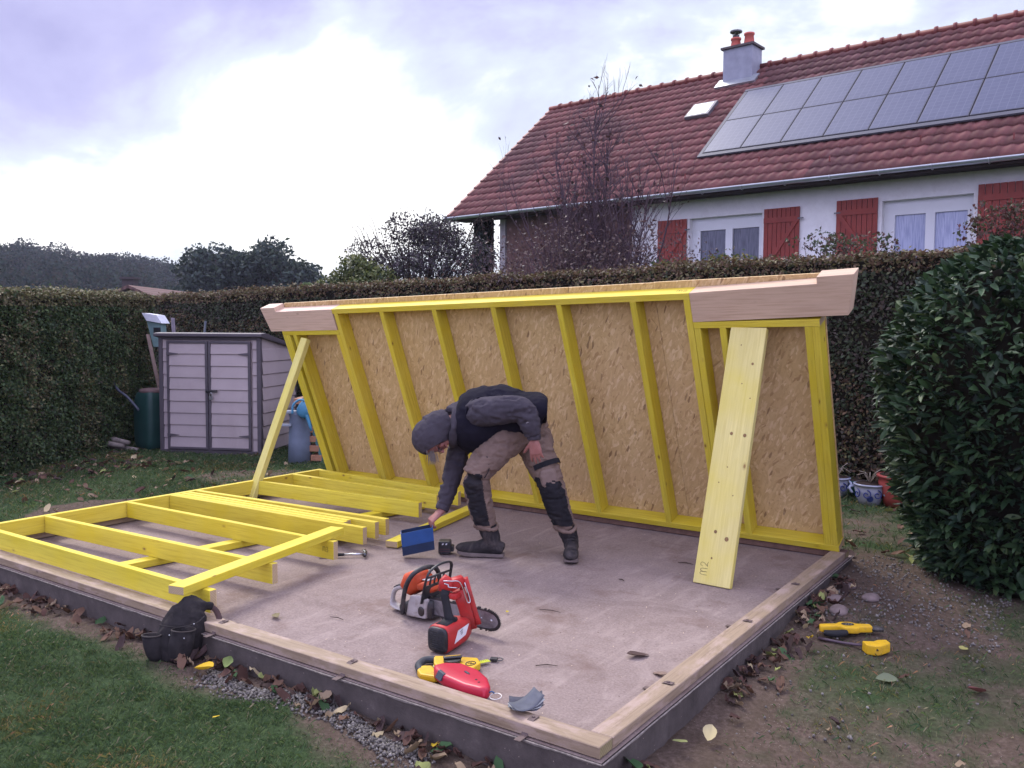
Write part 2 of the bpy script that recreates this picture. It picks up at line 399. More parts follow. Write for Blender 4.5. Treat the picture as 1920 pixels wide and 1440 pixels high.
XX, YY = np.meshgrid(gx, gy, indexing='ij'); ZZ = gz(XX, YY)
ZZ = ZZ + (vn(XX, YY, 11, 5) - .5) * .018 * (slabdist(XX, YY) < 9)
ins = (XX > -4.9) & (XX < -.05) & (YY > .05) & (YY < 3.42); ZZ = np.where(ins, -.4, ZZ)
V = np.stack([XX, YY, ZZ], -1).reshape(-1, 3); ni, nj = XX.shape
I = (np.arange(ni - 1)[:, None] * nj + np.arange(nj - 1)[None, :]).ravel()
F = np.stack([I, I + nj, I + nj + 1, I + 1], 1)
lw = lawn(XX, YY).reshape(-1)
m, t, b = new_mat('soil_and_turf', .95, .1)
a = N(t, 'ShaderNodeVertexColor', layer_name='tint'); co = N(t, 'ShaderNodeTexCoord').outputs['Object']
nA = noi(t, co, 6, 8, .65); nB = noi(t, co, 45, 6, .7)
earth = ramp(t, nB, [(.25, (.055, .038, .028)), (.5, (.105, .075, .058)), (.72, (.17, .125, .10))])
earth = mix(t, ramp(t, nA, [(.4, (0, 0, 0)), (.65, (.7, .7, .7))]), earth, (.075, .055, .038))
turf = ramp(t, nB, [(.3, (.018, .030, .012)), (.6, (.045, .075, .028)), (.8, (.085, .10, .05))])
f = math_(t, 'ADD', a.outputs[0], math_(t, 'MULTIPLY', math_(t, 'SUBTRACT', nA, .5), .5))
f2 = ramp(t, f, [(.25, (0, 0, 0)), (.6, (1, 1, 1))])
c = mix(t, f2, earth, turf)
vs = N(t, 'ShaderNodeTexVoronoi'); vs.inputs['Scale'].default_value = 60; t.links.new(co, vs.inputs[0])
sp = ramp(t, vs.outputs['Distance'], [(.08, (1, 1, 1)), (.14, (0, 0, 0))])
nspk = ramp(t, noi(t, co, 9, 3), [(.5, (0, 0, 0)), (.6, (.8, .8, .8))])
c = mix(t, mix(t, 1.0, sp, nspk, 'MULTIPLY'), c, (.36, .33, .28))
t.links.new(c, b.inputs['Base Color']); bump(t, b, nB, .8, .02)
ground = npmesh('ground', V, F, m, None, np.repeat(lw[:, None], 3, 1), True)
tag(ground, kind='structure')
# ------------------------------------------------------------------ concrete slab
m, t, b = new_mat('concrete', .88, .2)
co = N(t, 'ShaderNodeTexCoord').outputs['Object']
n_a = noi(t, co, 1.1, 6, .6, .4); n_b = noi(t, co, 7, 8, .7); n_c = noi(t, co, 90, 4, .7)
c = ramp(t, n_a, [(.3, (.205, .150, .125)), (.5, (.26, .20, .175)), (.7, (.31, .25, .23))])
c = mix(t, .45, c, ramp(t, n_b, [(.3, (.16, .12, .105)), (.55, (.265, .205, .185)), (.75, (.35, .28, .25))]))
c = mix(t, .45, c, ramp(t, n_c, [(.3, (.12, .09, .08)), (.5, (.255, .20, .18)), (.7, (.40, .32, .30))]))
st = noi(t, mapping(t, co, (3, .9, 1), (0, 0, .5)), 1.6, 8, .7, 1.0)
c = mix(t, ramp(t, st, [(.52, (0, 0, 0)), (.66, (.7, .7, .7))]), c, (.36, .29, .26))
c = mix(t, ramp(t, noi(t, mapping(t, co, loc=(5, 2, 0)), 2.3, 8, .7), [(.53, (0, 0, 0)), (.66, (.6, .6, .6))]), c, (.15, .095, .075))
c = mix(t, ramp(t, noi(t, mapping(t, co, (1, 2.2, 1), (0, 0, .9), (2, 7, 0)), 1.1, 9, .75, .8), [(.55, (0, 0, 0)), (.64, (.35, .35, .35))]), c, (.14, .10, .09))
# darker tone on the upright cast sides
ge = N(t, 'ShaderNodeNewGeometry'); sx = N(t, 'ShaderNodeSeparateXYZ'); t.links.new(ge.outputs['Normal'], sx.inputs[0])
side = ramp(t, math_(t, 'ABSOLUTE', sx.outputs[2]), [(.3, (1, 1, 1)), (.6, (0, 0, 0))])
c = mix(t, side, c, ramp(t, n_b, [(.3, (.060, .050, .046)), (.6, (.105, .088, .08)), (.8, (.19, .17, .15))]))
vsp = N(t, 'ShaderNodeTexVoronoi'); vsp.inputs['Scale'].default_value = 28; t.links.new(co, vsp.inputs[0])
c = mix(t, ramp(t, vsp.outputs['Distance'], [(.035, (.8, .8, .8)), (.06, (0, 0, 0))]), c, (.50, .40, .33))
c = mix(t, 1.0, c, (.93, .92, .90), 'MULTIPLY')
t.links.new(c, b.inputs['Base Color']); bump(t, b, math_(t, 'ADD', n_c, math_(t, 'MULTIPLY', n_b, 2)), .35, .006)
CONC = m
# top as a fine grid with slightly uneven surface, sides down into the soil
sxs = np.linspace(-4.98, .012, 120); sys_ = np.linspace(-.012, 3.50, 90)
SX, SY = np.meshgrid(sxs, sys_, indexing='ij'); SZ = (vn(SX, SY, 1.7, 8) - .5) * .006 - .003
edge = np.minimum.reduce([SX + 4.98, .012 - SX, SY + .012, 3.5 - SY]); SZ = np.where(edge < .12, -.0015, SZ)
mb = MB()
Vs = np.stack([SX, SY, SZ], -1).reshape(-1, 3); nI, nJ = SX.shape
I = (np.arange(nI - 1)[:, None] * nJ + np.arange(nJ - 1)[None, :]).ravel()
F = [tuple(x) for x in np.stack([I, I + nJ, I + nJ + 1, I + 1], 1)]
ring = [(i * nJ) for i in range(nI)] + [(nI - 1) * nJ + j for j in range(1, nJ)] + [i * nJ + nJ - 1 for i in range(nI - 2, -1, -1)] + [j for j in range(nJ - 2, 0, -1)]
Vl = [tuple(v) for v in Vs]; bidx = {}
for k_, r_ in enumerate(ring):
    x, y, z = Vl[r_]; jx = .006 * math.sin(k_ * .9) * math.sin(k_ * .13)
    bidx[r_] = len(Vl); Vl.append((x + jx, y + jx, -.45))
for i in range(len(ring)):
    p, q = ring[i], ring[(i + 1) % len(ring)]; F.append((q, p, bidx[p], bidx[q]))
mb.mesh(Vl, F, 0, False)
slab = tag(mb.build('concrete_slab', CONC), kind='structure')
# mortar lip proud of the slab edge
mb = MB(); LIP = plain('mortar_lip', (.22, .19, .165), .95, .1, .4, 40)
for a_, b_ in (((-4.98, -.02), (.02, -.02)), ((.02, -.02), (.02, 3.5))):
    n_ = 160; A_, B_ = Vector((*a_, 0)), Vector((*b_, 0)); d = (B_ - A_).normalized(); nr = Vector((d.y, -d.x, 0))
    w0 = h0 = None
    for i in range(n_ + 1):
        p = A_.lerp(B_, i / n_); w_ = .003 + .006 * abs(noise.noise(p * 9)); h_ = .004 + .008 * abs(noise.noise(p * 6 + Vector((5, 0, 0)))); cur = (p, p + nr * w_ + Vector((0, 0, -.002)), p + nr * w_ * .6 + Vector((0, 0, -.002 - h_)), p + Vector((0, 0, -.003 - h_)))
        if w0:
            for k in range(3): mb.face([w0[k], cur[k], cur[k + 1], w0[k + 1]][::-1])
        w0 = cur
mb.build('mortar_lip', LIP, slab)
# ------------------------------------------------------------------ sill timbers on the slab edge
def beam(name, a, b, wv, h, mat, endm=YEND, parent=None, bev=.003, jit=0):
    """beam from a to b (lower reference edge), width vector wv, height vector h"""
    a, b = Vector(a), Vector(b); mb = MB(); h = Vector((0, 0, h)) if isinstance(h, (int, float)) else Vector(h)
    mb.box(a, b - a, Vector(wv), h, 0, 1)
    return mb.build(name, [mat, endm], parent, bevel=bev, seg=1)
KEND = wood('weathered_end', (.34, .28, .15), (.22, .18, .09), (.1, .06, .03), end=True)
SG = 'timber sills bolted round the slab edge'
o = beam('sill_timber', (-4.95, 0, .003), (-.002, 0, .003), (0, .095, 0), .045, KERB, KEND); tag(o, 'weathered timber sill along the front slab edge, facing the lawn', 'timber', SG)
o = beam('sill_timber', (-.095, .097, .003), (-.095, 3.355, .003), (.095, 0, 0), .045, KERB, KEND); tag(o, 'weathered timber sill along the right slab edge, beside the dirt strip', 'timber', SG)
o = beam('sill_timber', (-4.95, 3.36, .003), (0, 3.36, .003), (0, .095, 0), .043, plain('brown_sill', (.13, .075, .055), .8, .2, .25, 20), KEND); tag(o, 'dark brown timber sill under the foot of the leaning wall', 'timber', SG)  # darker brown tone than the other sills
o = beam('sill_timber', (-4.95, .097, .003), (-4.95, 3.355, .003), (.095, 0, 0), .045, KERB, KEND); tag(o, 'weathered timber sill under the outer plate of the yellow floor frame', 'timber', SG)
for (x, y, vert) in ((-.45, .05, 0), (-1.5, .05, 0), (-2.2, .045, 0), (-.05, .62, 1), (-.05, 1.45, 1), (-.05, 2.35, 1), (-3.3, .05, 0)):
    pass
# anchor straps and chipped recesses on the sills
STR = plain('rusty_strap', (.12, .085, .075), .75, .3, .3, 30)
def strap(x, y, ang, lab):
    r = empty('anchor_strap', (x, y, .049), lab, 'metal strap', 'bent anchor straps on the sills', R(ang))
    mb = MB(); pts = [(-.10, 0, -.045), (-.05, .004, -.044), (-.03, .002, -.01), (0, 0, .002), (.035, 0, .003)]
    for p, q in zip(pts[:-1], pts[1:]):
        mb.face([(p[0], -.014, p[2]), (q[0], -.014, q[2]), (q[0], .014, q[2]), (p[0], .014, p[2])]); mb.face([(p[0], .014, p[2] + .002), (q[0], .014, q[2] + .002), (q[0], -.014, q[2] + .002), (p[0], -.014, p[2] + .002)])
    mb.build('strap', STR, r)
    mb = MB(); mb.tube([(.012, 0, .002), (.012, 0, .009)], .007, 6, sm=False); mb.build('bolt', STR, r)
strap(-.055, .66, 0, 'small bent metal strap on the right sill near the front corner')
strap(-.06, 1.62, 0, 'small bent metal strap half way along the right sill')
strap(-.06, 2.42, 0, 'small bent metal strap on the right sill, nearest the wide prop board')
strap(-1.28, .045, 90, 'small bent metal strap on the front sill beside the red chalk reel')
strap(-2.18, .045, 90, 'small bent metal strap on the front sill right of the black tool bag')
strap(-.32, .045, 90, 'small bent metal strap on the front sill near the blue sanding sheets')

# ------------------------------------------------------------------ leaning stud wall
LEAN = R(21.8); SL, CL = math.sin(LEAN), math.cos(LEAN)
BY, BZ = 3.345, .0475
def WP(u, v, w):
    v = v * (1 - .066 * (-u / 4.9)); return Vector((u, BY - v * SL + w * CL, BZ + v * CL + w * SL))
wall = empty('leaning_stud_wall', (-2.47, 3.36, .048), 'long yellow stud wall backed with strand board, leaning towards the slab on props', 'wall frame')
def wbox(name, u0, u1, v0, v1, w0=0, w1=.12, mats=None, horiz=None, bev=.002):
    mb = MB(); P = {}
    for i, u in enumerate((u0, u1)):
        for j, v in enumerate((v0, v1)):
            for k, w in enumerate((w0, w1)): P[i, j, k] = WP(u, v, w) - wall.location
    U, Vv, Wd = u1 - u0, v1 - v0, w1 - w0; along = 0 if U >= Vv else 1; r1, r2 = random.random() * 20, random.random() * 20
    Q = [((0,0,0),(1,0,0),(1,1,0),(0,1,0)), ((0,0,1),(0,1,1),(1,1,1),(1,0,1)), ((0,0,0),(0,1,0),(0,1,1),(0,0,1)), ((1,0,0),(1,0,1),(1,1,1),(1,1,0)),
         ((0,0,0),(0,0,1),(1,0,1),(1,0,0)), ((0,1,0),(1,1,0),(1,1,1),(0,1,1))]
    for fi, q in enumerate(Q):
        uvs = []
        for c in q:
            m_ = (c[0] * U, c[1] * Vv, c[2] * Wd); a_ = m_[along]; o_ = m_[1 - along] if fi < 2 else m_[2]
            if (fi in (2, 3) and along == 0) or (fi in (4, 5) and along == 1): a_, o_ = m_[2], m_[1 - along]
            uvs.append((a_ + r1, o_ + r2 + .3 * fi))
        end = (fi in (2, 3) and along == 0) or (fi in (4, 5) and along == 1)
        mb.face([P[c] for c in q], uvs, 1 if end and len(mats) > 1 else 0)
    return mb.build(name, mats, wall, bevel=bev, seg=1)
Y2 = [YEL, YEND]
wbox('bottom_plate', -4.91, -.036, 0, .045, mats=Y2)
for u0 in (-3.622, -3.05, -2.467, -1.882, -1.289): wbox('stud', u0, u0 + .045, .0455, 1.8245, mats=Y2)
wbox('stud', -4.163, -4.118, .0455, 1.8245, mats=Y2); wbox('stud', -.897, -.852, .0455, 1.8245, mats=Y2)
wbox('stud', -4.209, -4.164, .0455, 1.621, .002, .12, mats=Y2); wbox('stud', -.8505, -.8055, .0455, 1.621, .002, .12, mats=Y2)
for u0 in (-4.91, -4.8645, -4.775, -.676, -.132, -.0865): wbox('stud', u0, u0 + .045, .0455, 1.621, .001 * (u0 > -1), .12, mats=Y2)
wbox('top_plate', -4.1775, -.8515, 1.825, 1.871, mats=Y2)
wbox('lower_plate', -4.91, -4.1645, 1.622, 1.666, mats=Y2); wbox('lower_plate', -.8505, -.039, 1.622, 1.666, mats=Y2)
for (u0, u1, zt) in ((-4.91, -3.655, 1.913), (-3.652, -2.405, 1.913), (-2.402, -1.155, 1.915), (-1.152, -.036, 1.918)):
    mb = MB(); w0, w1 = .1205, .1325
    P = [WP(u, v, w) - wall.location for w in (w0, w1) for (u, v) in ((u0, -.03), (u1, -.03), (u1, zt), (u0, zt))]
    r = random.random() * 30
    for q in ((0, 1, 2, 3), (7, 6, 5, 4), (3, 2, 6, 7), (1, 0, 4, 5), (0, 3, 7, 4), (2, 1, 5, 6)):
        uvl = {0: (u0, 0), 1: (u1, 0), 2: (u1, zt), 3: (u0, zt)}
        mb.face([P[i] for i in q], [(uvl[i % 4][0] + r + (i // 4) * .012, uvl[i % 4][1] + (i // 4) * .012) for i in q])
    mb.build('strand_board', OSB, wall)
def wpoly(name, uv, w0, w1, mats):
    mb = MB(); f = [WP(u, v, w0) - wall.location for u, v in uv]; g = [WP(u, v, w1) - wall.location for u, v in uv]; n = len(f); r = random.random() * 9
    mb.face(f, [(u + r, v) for u, v in uv]); mb.face(g[::-1], [(u + r, v) for u, v in uv[::-1]])
    for i in range(n):
        j = (i + 1) % n; vert = abs(uv[j][0] - uv[i][0]) < abs(uv[j][1] - uv[i][1])
        mb.face([f[j], f[i], g[i], g[j]], [(uv[j][0] + r, 0), (uv[i][0] + r, 0), (uv[i][0] + r, w1 - w0), (uv[j][0] + r, w1 - w0)], 0)
    return mb.build(name, mats, wall, bevel=.002, seg=1)
wpoly('header_beam', [(-.85, 1.667), (.132, 1.690), (.178, 1.941), (-.036, 1.936), (-.036, 1.893), (-.85, 1.8715)], -.0015, .118, [PINK])
wpoly('header_beam', [(-5.058, 1.6665), (-4.179, 1.6665), (-4.179, 1.8715), (-4.912, 1.8715), (-4.912, 1.916), (-5.108, 1.916)], -.0015, .118, [PINK])
strokes([[(x * 1.0, y * .7) for x, y in l] for l in LM + L2], WP(-.955, 1.8715, .035) - wall.location, (.045, 0, 0), (0, .04 * CL, .04 * SL), .0025, parent=wall, off=.002)
# props
def board(name, foot, top, width, thick, mats, label, group=None):
    """foot/top = centre line of the face towards the slab front; width along X"""
    f, tp = Vector(foot), Vector(top); ax = (tp - f); wx = Vector((1, 0, 0)); wx = (wx - ax.normalized() * wx.dot(ax.normalized())).normalized()
    nb = ax.normalized().cross(wx)
    if nb.y < 0: nb = -nb
    r = empty(name, tuple(f), label, 'prop board', group); mb = MB()
    mb.box(-wx * width / 2, ax, wx * width, nb * thick, 0, 1)
    mb.build('board', mats, r, bevel=.003, seg=1); return r, ax.normalized(), wx, nb
rb, ax_, wx_, nb_ = board('wall_prop', (-.497, 2.25, .003), (-.477, 2.735, 1.545), .232, .045, [YELB, YEND], 'wide pale board propping the right end of the leaning wall, M2 pencilled on it')
strokes(LM + L2, -wx_ * .035 + ax_ * .055 - wx_ * .0, ax_ * .048, -wx_ * .045, .0020, parent=rb, off=.0015)
KN = plain('knot', (.22, .13, .05), .6, .3, .3, 60)
mb = MB()
for (a_, w_, s_) in ((.32, -.02, .010), (.285, .055, .013), (.16, -.02, .006), (.93, -.01, .010), (.925, .075, .011), (.72, -.005, .004), (1.38, .06, .008), (1.25, .01, .004), (1.5, -.03, .004), (.62, -.045, .004), (.55, .055, .004), (1.16, .075, .004)):
    c_ = ax_ * a_ + wx_ * w_ - nb_ * .0012
    mb = MB(); mb.face([c_ + ax_ * s_ * 1.1 * math.cos(q) + wx_ * s_ * math.sin(q) for q in np.linspace(0, 2 * math.pi, 11)[:-1]]); mb.build('knot', KN, rb)
board('wall_prop', (-4.82, 2.30, .003), (-4.62, 2.775, 1.435), .085, .05, [YELB, YEND], 'narrow yellow prop holding up the left end of the leaning wall')
# ------------------------------------------------------------------ frame lying on the slab
fr = empty('floor_frame', (-3.6, 1.6, .048), 'unfinished yellow stud frame lying flat on the slab, stud ends open to the right', 'timber frame')
def fb(name, a, b, wv, h, mats=Y2):
    a = Vector(a) - fr.location; b = Vector(b) - fr.location; mb = MB(); mb.box(a, b - a, wv, h, 0, 1); return mb.build(name, mats, fr, bevel=.0025, seg=1)
FZ, FH = .0485, .118
fb('outer_plate', (-4.87, .09, FZ), (-4.86, 3.17, FZ), (.045, 0, 0), (0, 0, FH))
def fst(y0, y1, xe, x0=-4.814): return fb('stud', (x0, y0, FZ), (xe, y1, FZ), (0, .042, 0), (0, 0, FH))
for a_ in ((.092, .10, -2.35), (.515, .628, -2.50), (1.145, 1.205, -2.605), (1.515, 1.60, -2.735), (1.56, 1.645, -2.965), (1.615, 1.70, -2.99),
           (1.672, 1.773, -2.787), (1.76, 1.893, -2.80), (2.36, 2.483, -3.0), (2.80, 2.80, -3.08), (3.12, 3.03, -3.04)): fst(*a_)
strokes([[(x, y) for x, y in l] for l in LM + L3], Vector((-2.70, 1.2035, FZ + .045)) - fr.location, (.032, 0, 0), (0, 0, .032), .0022, parent=fr, off=.0015)
def loose(name, a, b, wv, h, label, mats=Y2, cat='timber'):
    a = Vector(a); b = Vector(b); mb = MB(); mb.box((0, 0, 0), b - a, wv, h, 0, 1); o = mb.build(name, mats, None, bevel=.0025, seg=1); o.location = a; return tag(o, label, cat, 'loose yellow timbers')
loose('loose_plate', (-2.475, -.055, .1685), (-2.795, 1.365, .1685), (.10, .022, 0), (0, 0, .045), 'yellow timber laid across the open stud ends at the front of the floor frame')
loose('loose_plate', (-3.67, .2, .002), (-3.42, 2.95, .002), (.095, -.009, 0), (0, 0, .045), 'yellow timber lying on the concrete underneath the studs of the floor frame')
loose('loose_plate', (-2.70, 1.79, .002), (-3.03, 3.25, .002), (.092, .02, 0), (0, 0, .045), 'yellow timber flat on the concrete between the floor frame and the worker', [YEL, YEND])
# ------------------------------------------------------------------ grass, gravel, litter
def grass(n, x0, x1, y0, y1, hgt, wid, cols, w):
    x = rng.uniform(x0, x1, n); y = rng.uniform(y0, y1, n); d = lawn(x, y)
    tuft = .35 + .65 * (vn(x, y, 16, 7) > .42)
    k = (rng.uniform(0, 1, n) < d ** 1.3 * tuft) & (slabdist(x, y) > .05); x = x[k]; y = y[k]; d = d[k]; n = len(x)
    z = gz(x, y) + (vn(x, y, 11, 5) - .5) * .018; th = rng.uniform(0, 6.283, n); lean = rng.uniform(.2, 1.3, n); h = hgt * rng.uniform(.4, 1.3, n) * (.55 + .6 * d)
    dx = np.cos(th); dy = np.sin(th); B = np.stack([x, y, z - .004], 1)
    sd_ = np.stack([-dy, dx, 0 * x], 1) * wid * rng.uniform(.6, 1.4, n)[:, None]
    V = np.empty((n, 4, 3)); V[:, 0] = B - sd_; V[:, 1] = B + sd_
    mid = B + np.stack([dx * h * lean * .3, dy * h * lean * .3, h * .65], 1); tip = B + np.stack([dx * h * lean, dy * h * lean, h * (1.05 - lean * .35)], 1)
    V[:, 2] = mid * .5 + tip * .5 + sd_ * .35; V[:, 3] = tip
    big = vn(x, y, 1.6, 11)[:, None]
    c = palette(n, cols, w, .3); c = c * (.75 + .5 * big); dry = (vn(x, y, 2.4, 12) > .62)[:, None]; c = np.where(dry & (rng.uniform(size=(n, 1)) < .5), c * np.array([1.9, 1.15, 1.1]), c)
    return V.reshape(-1, 3), np.repeat(c, 4, 0)
GC = [(.062, .105, .036), (.092, .135, .044), (.048, .086, .036), (.14, .14, .065), (.22, .19, .11)]
parts = [grass(240000, -4.9, .2, -2.9, 0, .026, .0016, GC, (5, 4, 4, 1, .35)), grass(60000, -5.6, -4.2, -2.0, .6, .036, .002, GC, (5, 4, 4, 1, .3)),
         grass(70000, 0, 2.4, -1.2, 3.6, .038, .0016, GC, (3, 2, 4, 1.6, .9)), grass(120000, -10.5, -5.0, -.5, 6.0, .045, .0028, GC, (4, 3, 4, 2, .6)),
         grass(40000, -5.2, .9, 3.55, 6.9, .05, .003, GC, (4, 3, 4, 2, .6))]
V = np.concatenate([p[0] for p in parts]); C = np.concatenate([p[1] for p in parts])
tag(npmesh('grass', V, np.arange(len(V)).reshape(-1, 4), MGRASS, None, C), 'short uneven lawn grass around the slab', 'grass', kind='stuff')

def litter(n, fx, size, cols, w, up=.35, lift=.012):
    """dry leaves: cupped 2x4 strips"""
    P = fx(n); n = len(P); s = size * rng.uniform(.5, 1.3, n); th = rng.uniform(0, 6.283, n); tilt = rng.normal(0, up, (n, 2)); curl = rng.uniform(.1, 1.2, n)
    gu = np.array([0, .1, .28, .5, .72, .9, 1.0]); gw = np.array([.02, .45, .88, 1.0, .78, .36, .01]) * .25
    V = np.empty((n, 21, 3))
    for i in range(7):
        for j in range(3):
            u = (gu[i] - .5); v = (j - 1) * gw[i]
            zc = curl * (abs(j - 1) * gw[i] * 1.1 + (u * u) * .55) * .8
            X = u * np.cos(th) - v * np.sin(th); Yy = u * np.sin(th) + v * np.cos(th)
            V[:, i * 3 + j, 0] = P[:, 0] + s * X; V[:, i * 3 + j, 1] = P[:, 1] + s * Yy
            V[:, i * 3 + j, 2] = P[:, 2] + s * (zc + X * tilt[:, 0] + Yy * tilt[:, 1]) + lift * rng.uniform(.4, 1.5, n)
    q = [(i * 3 + j, i * 3 + j + 1, i * 3 + j + 4, i * 3 + j + 3) for i in range(6) for j in range(2)]
    F = (np.arange(n)[:, None, None] * 21 + np.array(q)[None]).reshape(-1, 4)
    c = palette(n, cols, w, .25)
    return V.reshape(-1, 3), F, np.repeat(c, 21, 0)
LC = [(.085, .045, .035), (.13, .075, .05), (.055, .035, .032), (.26, .19, .12), (.22, .24, .08), (.42, .34, .20), (.55, .38, .03), (.05, .10, .04)]
def edgef(n):
    a = rng.uniform(-5.0, .1, n); m_ = (vn(a, a * 0, 2.2, 4) > .38) | (rng.uniform(size=n) < .25); a = a[m_]
    y = -.02 - np.abs(rng.normal(0, .075, len(a))); return np.stack([a, y, gz(a, y)], 1)
def edger(n):
    a = rng.uniform(-.15, 3.1, n); m_ = (vn(a, a * 0, 2.6, 6) > .3); a = a[m_]
    x = .03 + np.abs(rng.normal(0, .075, len(a))); return np.stack([x, a, gz(x, a)], 1)
def area(x0, x1, y0, y1, s=1.2, th=.5):
    def f(n):
        x = rng.uniform(x0, x1, n); y = rng.uniform(y0, y1, n); k = (vn(x, y, s, 3) > th * rng.uniform(.3, 1.2, n)) & (slabdist(x, y) > .03); x, y = x[k], y[k]
        return np.stack([x, y, gz(x, y) + .006], 1)
    return f
L = [litter(230, edgef, .070, LC, (5, 4, 4, 2.2, .8, .5, .12, .5), .5, .02), litter(210, edger, .070, LC, (5, 4, 4, 2.2, 1.2, .9, .25, .8), .5, .02),
     litter(44, area(.12, 2.0, -1.3, 3.6), .055, LC, (3, 4, 2, 3, 2, 2, .2, 1)), litter(26, area(-4.5, -.2, -2.2, -.2), .055, LC, (2, 3, 1, 3, 2, 2, .3, .5)),
     litter(420, area(-10.2, -5.6, .6, 4.6, 1.1, .75), .09, LC, (4, 5, 3, 4, 2, 2, .05, 1), .35), litter(260, area(-9.6, -8.0, 1.3, 4.0, 1.1, .2), .10, LC, (5, 5, 4, 3, 1, 1, .05, 1), .4),
     litter(120, area(-1.0, 1.2, 3.6, 6.4), .08, LC, (4, 5, 3, 4, 2, 3, .05, 1))]
off = 0; Vs_, Fs_, Cs_ = [], [], []
for v_, f_, c_ in L: Vs_.append(v_); Fs_.append(f_ + off); Cs_.append(c_); off += len(v_)
tag(npmesh('leaf_litter', np.concatenate(Vs_), np.concatenate(Fs_), MLITTER, None, np.concatenate(Cs_), True), 'fallen brown and yellow leaves drifted round the slab and lawn', 'leaves', kind='stuff')
# single leaves one can point at
def leaf1(x, y, z, size, col, lab, seed, name='fallen_leaf', curl=.6):
    global rng
    keep = rng; rng = np.random.default_rng(seed)
    v_, f_, c_ = litter(1, lambda n: np.array([[x, y, z]]), size, [col], None, .15, .004); rng = keep
    o = npmesh(name, v_, f_, MLITTER, None, c_, True); tag(o, lab, 'leaf', 'single fallen leaves')
leaf1(-1.60, -.42, g1(-1.6, -.42) + .02, .06, (.60, .42, .03), 'bright yellow leaf lying alone on the lawn in front of the gravel', 3)
leaf1(-2.06, -.15, g1(-2.06, -.15) + .03, .11, (.62, .40, .03), 'large yellow leaf on the heap right of the black tool bag', 4)
leaf1(-1.98, -.07, g1(-1.98, -.07) + .05, .10, (.20, .26, .09), 'pale green leaf on the heap right of the black tool bag', 6)
leaf1(.16, .62, g1(.16, .62) + .03, .095, (.40, .34, .19), 'big pale beige leaf leaning on the litter at the right slab edge', 9)
leaf1(.10, .46, g1(.1, .46) + .05, .11, (.26, .28, .11), 'yellow-green leaf on the litter at the right slab edge', 11)
leaf1(.06, .02, g1(.06, .02) + .06, .10, (.62, .42, .03), 'yellow leaf beside the near right slab corner', 12)
leaf1(.04, .18, g1(.04, .18) + .06, .12, (.06, .13, .05), 'dark green leaf beside the near right slab corner', 14)
leaf1(-1.19, 1.12, .004, .03, (.50, .40, .04), 'tiny yellow leaf on the concrete beyond the saw bar', 15)
leaf1(-2.14, .35, .0, .085, (.20, .17, .09), 'curled dry leaf on the concrete behind the black tool bag', 16)
leaf1(-.34, .98, .0, .11, (.10, .065, .055), 'dark brown leaf on the concrete near the right sill', 17)
leaf1(-.16, .83, .0, .11, (.24, .17, .13), 'crumpled tan leaf against the right sill', 20)
leaf1(.62, 1.62, g1(.62, 1.62) + .002, .095, (.13, .15, .09), 'grey-green leaf on the trodden dirt right of the slab', 21)
leaf1(.86, 2.25, g1(.86, 2.25) + .01, .10, (.32, .30, .10), 'pale yellow-green leaf on the dirt in front of the laurel bush', 22)
leaf1(.98, 1.75, g1(.98, 1.75) + .01, .10, (.14, .055, .05), 'reddish brown leaf on the dirt near the right border of the photo', 23)
# wood chips and sawdust on the slab
n = 1500; x = rng.uniform(-4.8, -.1, n); y = rng.uniform(.1, 3.3, n); s = rng.uniform(.001, .0042, n); a = rng.uniform(0, 6.3, n)
V = np.empty((n, 4, 3)); 
for i, (p, q) in enumerate(((-1, -.5), (1, -.4), (1, .5), (-1, .4))):
    V[:, i, 0] = x + s * (p * np.cos(a) - q * np.sin(a)); V[:, i, 1] = y + s * (p * np.sin(a) + q * np.cos(a)); V[:, i, 2] = .003 + rng.uniform(0, .002, n)
tag(npmesh('sawdust', V.reshape(-1, 3), np.arange(n * 4).reshape(-1, 4), MLITTER, None, np.repeat(palette(n, [(.6, .47, .33), (.35, .24, .17), (.10, .06, .05)], (3, 2, 3)), 4, 0)), 'wood chips and sawdust scattered on the concrete', 'sawdust', kind='stuff')
# twigs on the slab
for i, (x, y, l, a, lab) in enumerate(((-.82, 2.62, .10, 10, 'thick bark splinter on the concrete left of the wide prop'), (-.98, 2.03, .05, -20, 'small bark splinter between the worker and the wide prop'), (-1.02, 1.28, .12, 15, 'thin dark twig on the concrete behind the saw bar'), (-.62, .62, .10, 35, 'thin twig on the concrete left of the right sill'), (-1.86, .52, .09, 5, 'thin dark twig on the concrete left of the chainsaw'))):
    mb = MB(); c_, s_ = math.cos(R(a)), math.sin(R(a))
    mb.tube([(x - c_ * l / 2, y - s_ * l / 2, .005), (x, y + .006, .008), (x + c_ * l / 2, y + s_ * l / 2, .004)], [.002, .004 if i < 2 else .0025, .0012], 5, smooth=2)
    tag(mb.build('twig', MBARK), lab, 'twig', 'twigs dropped on the slab')
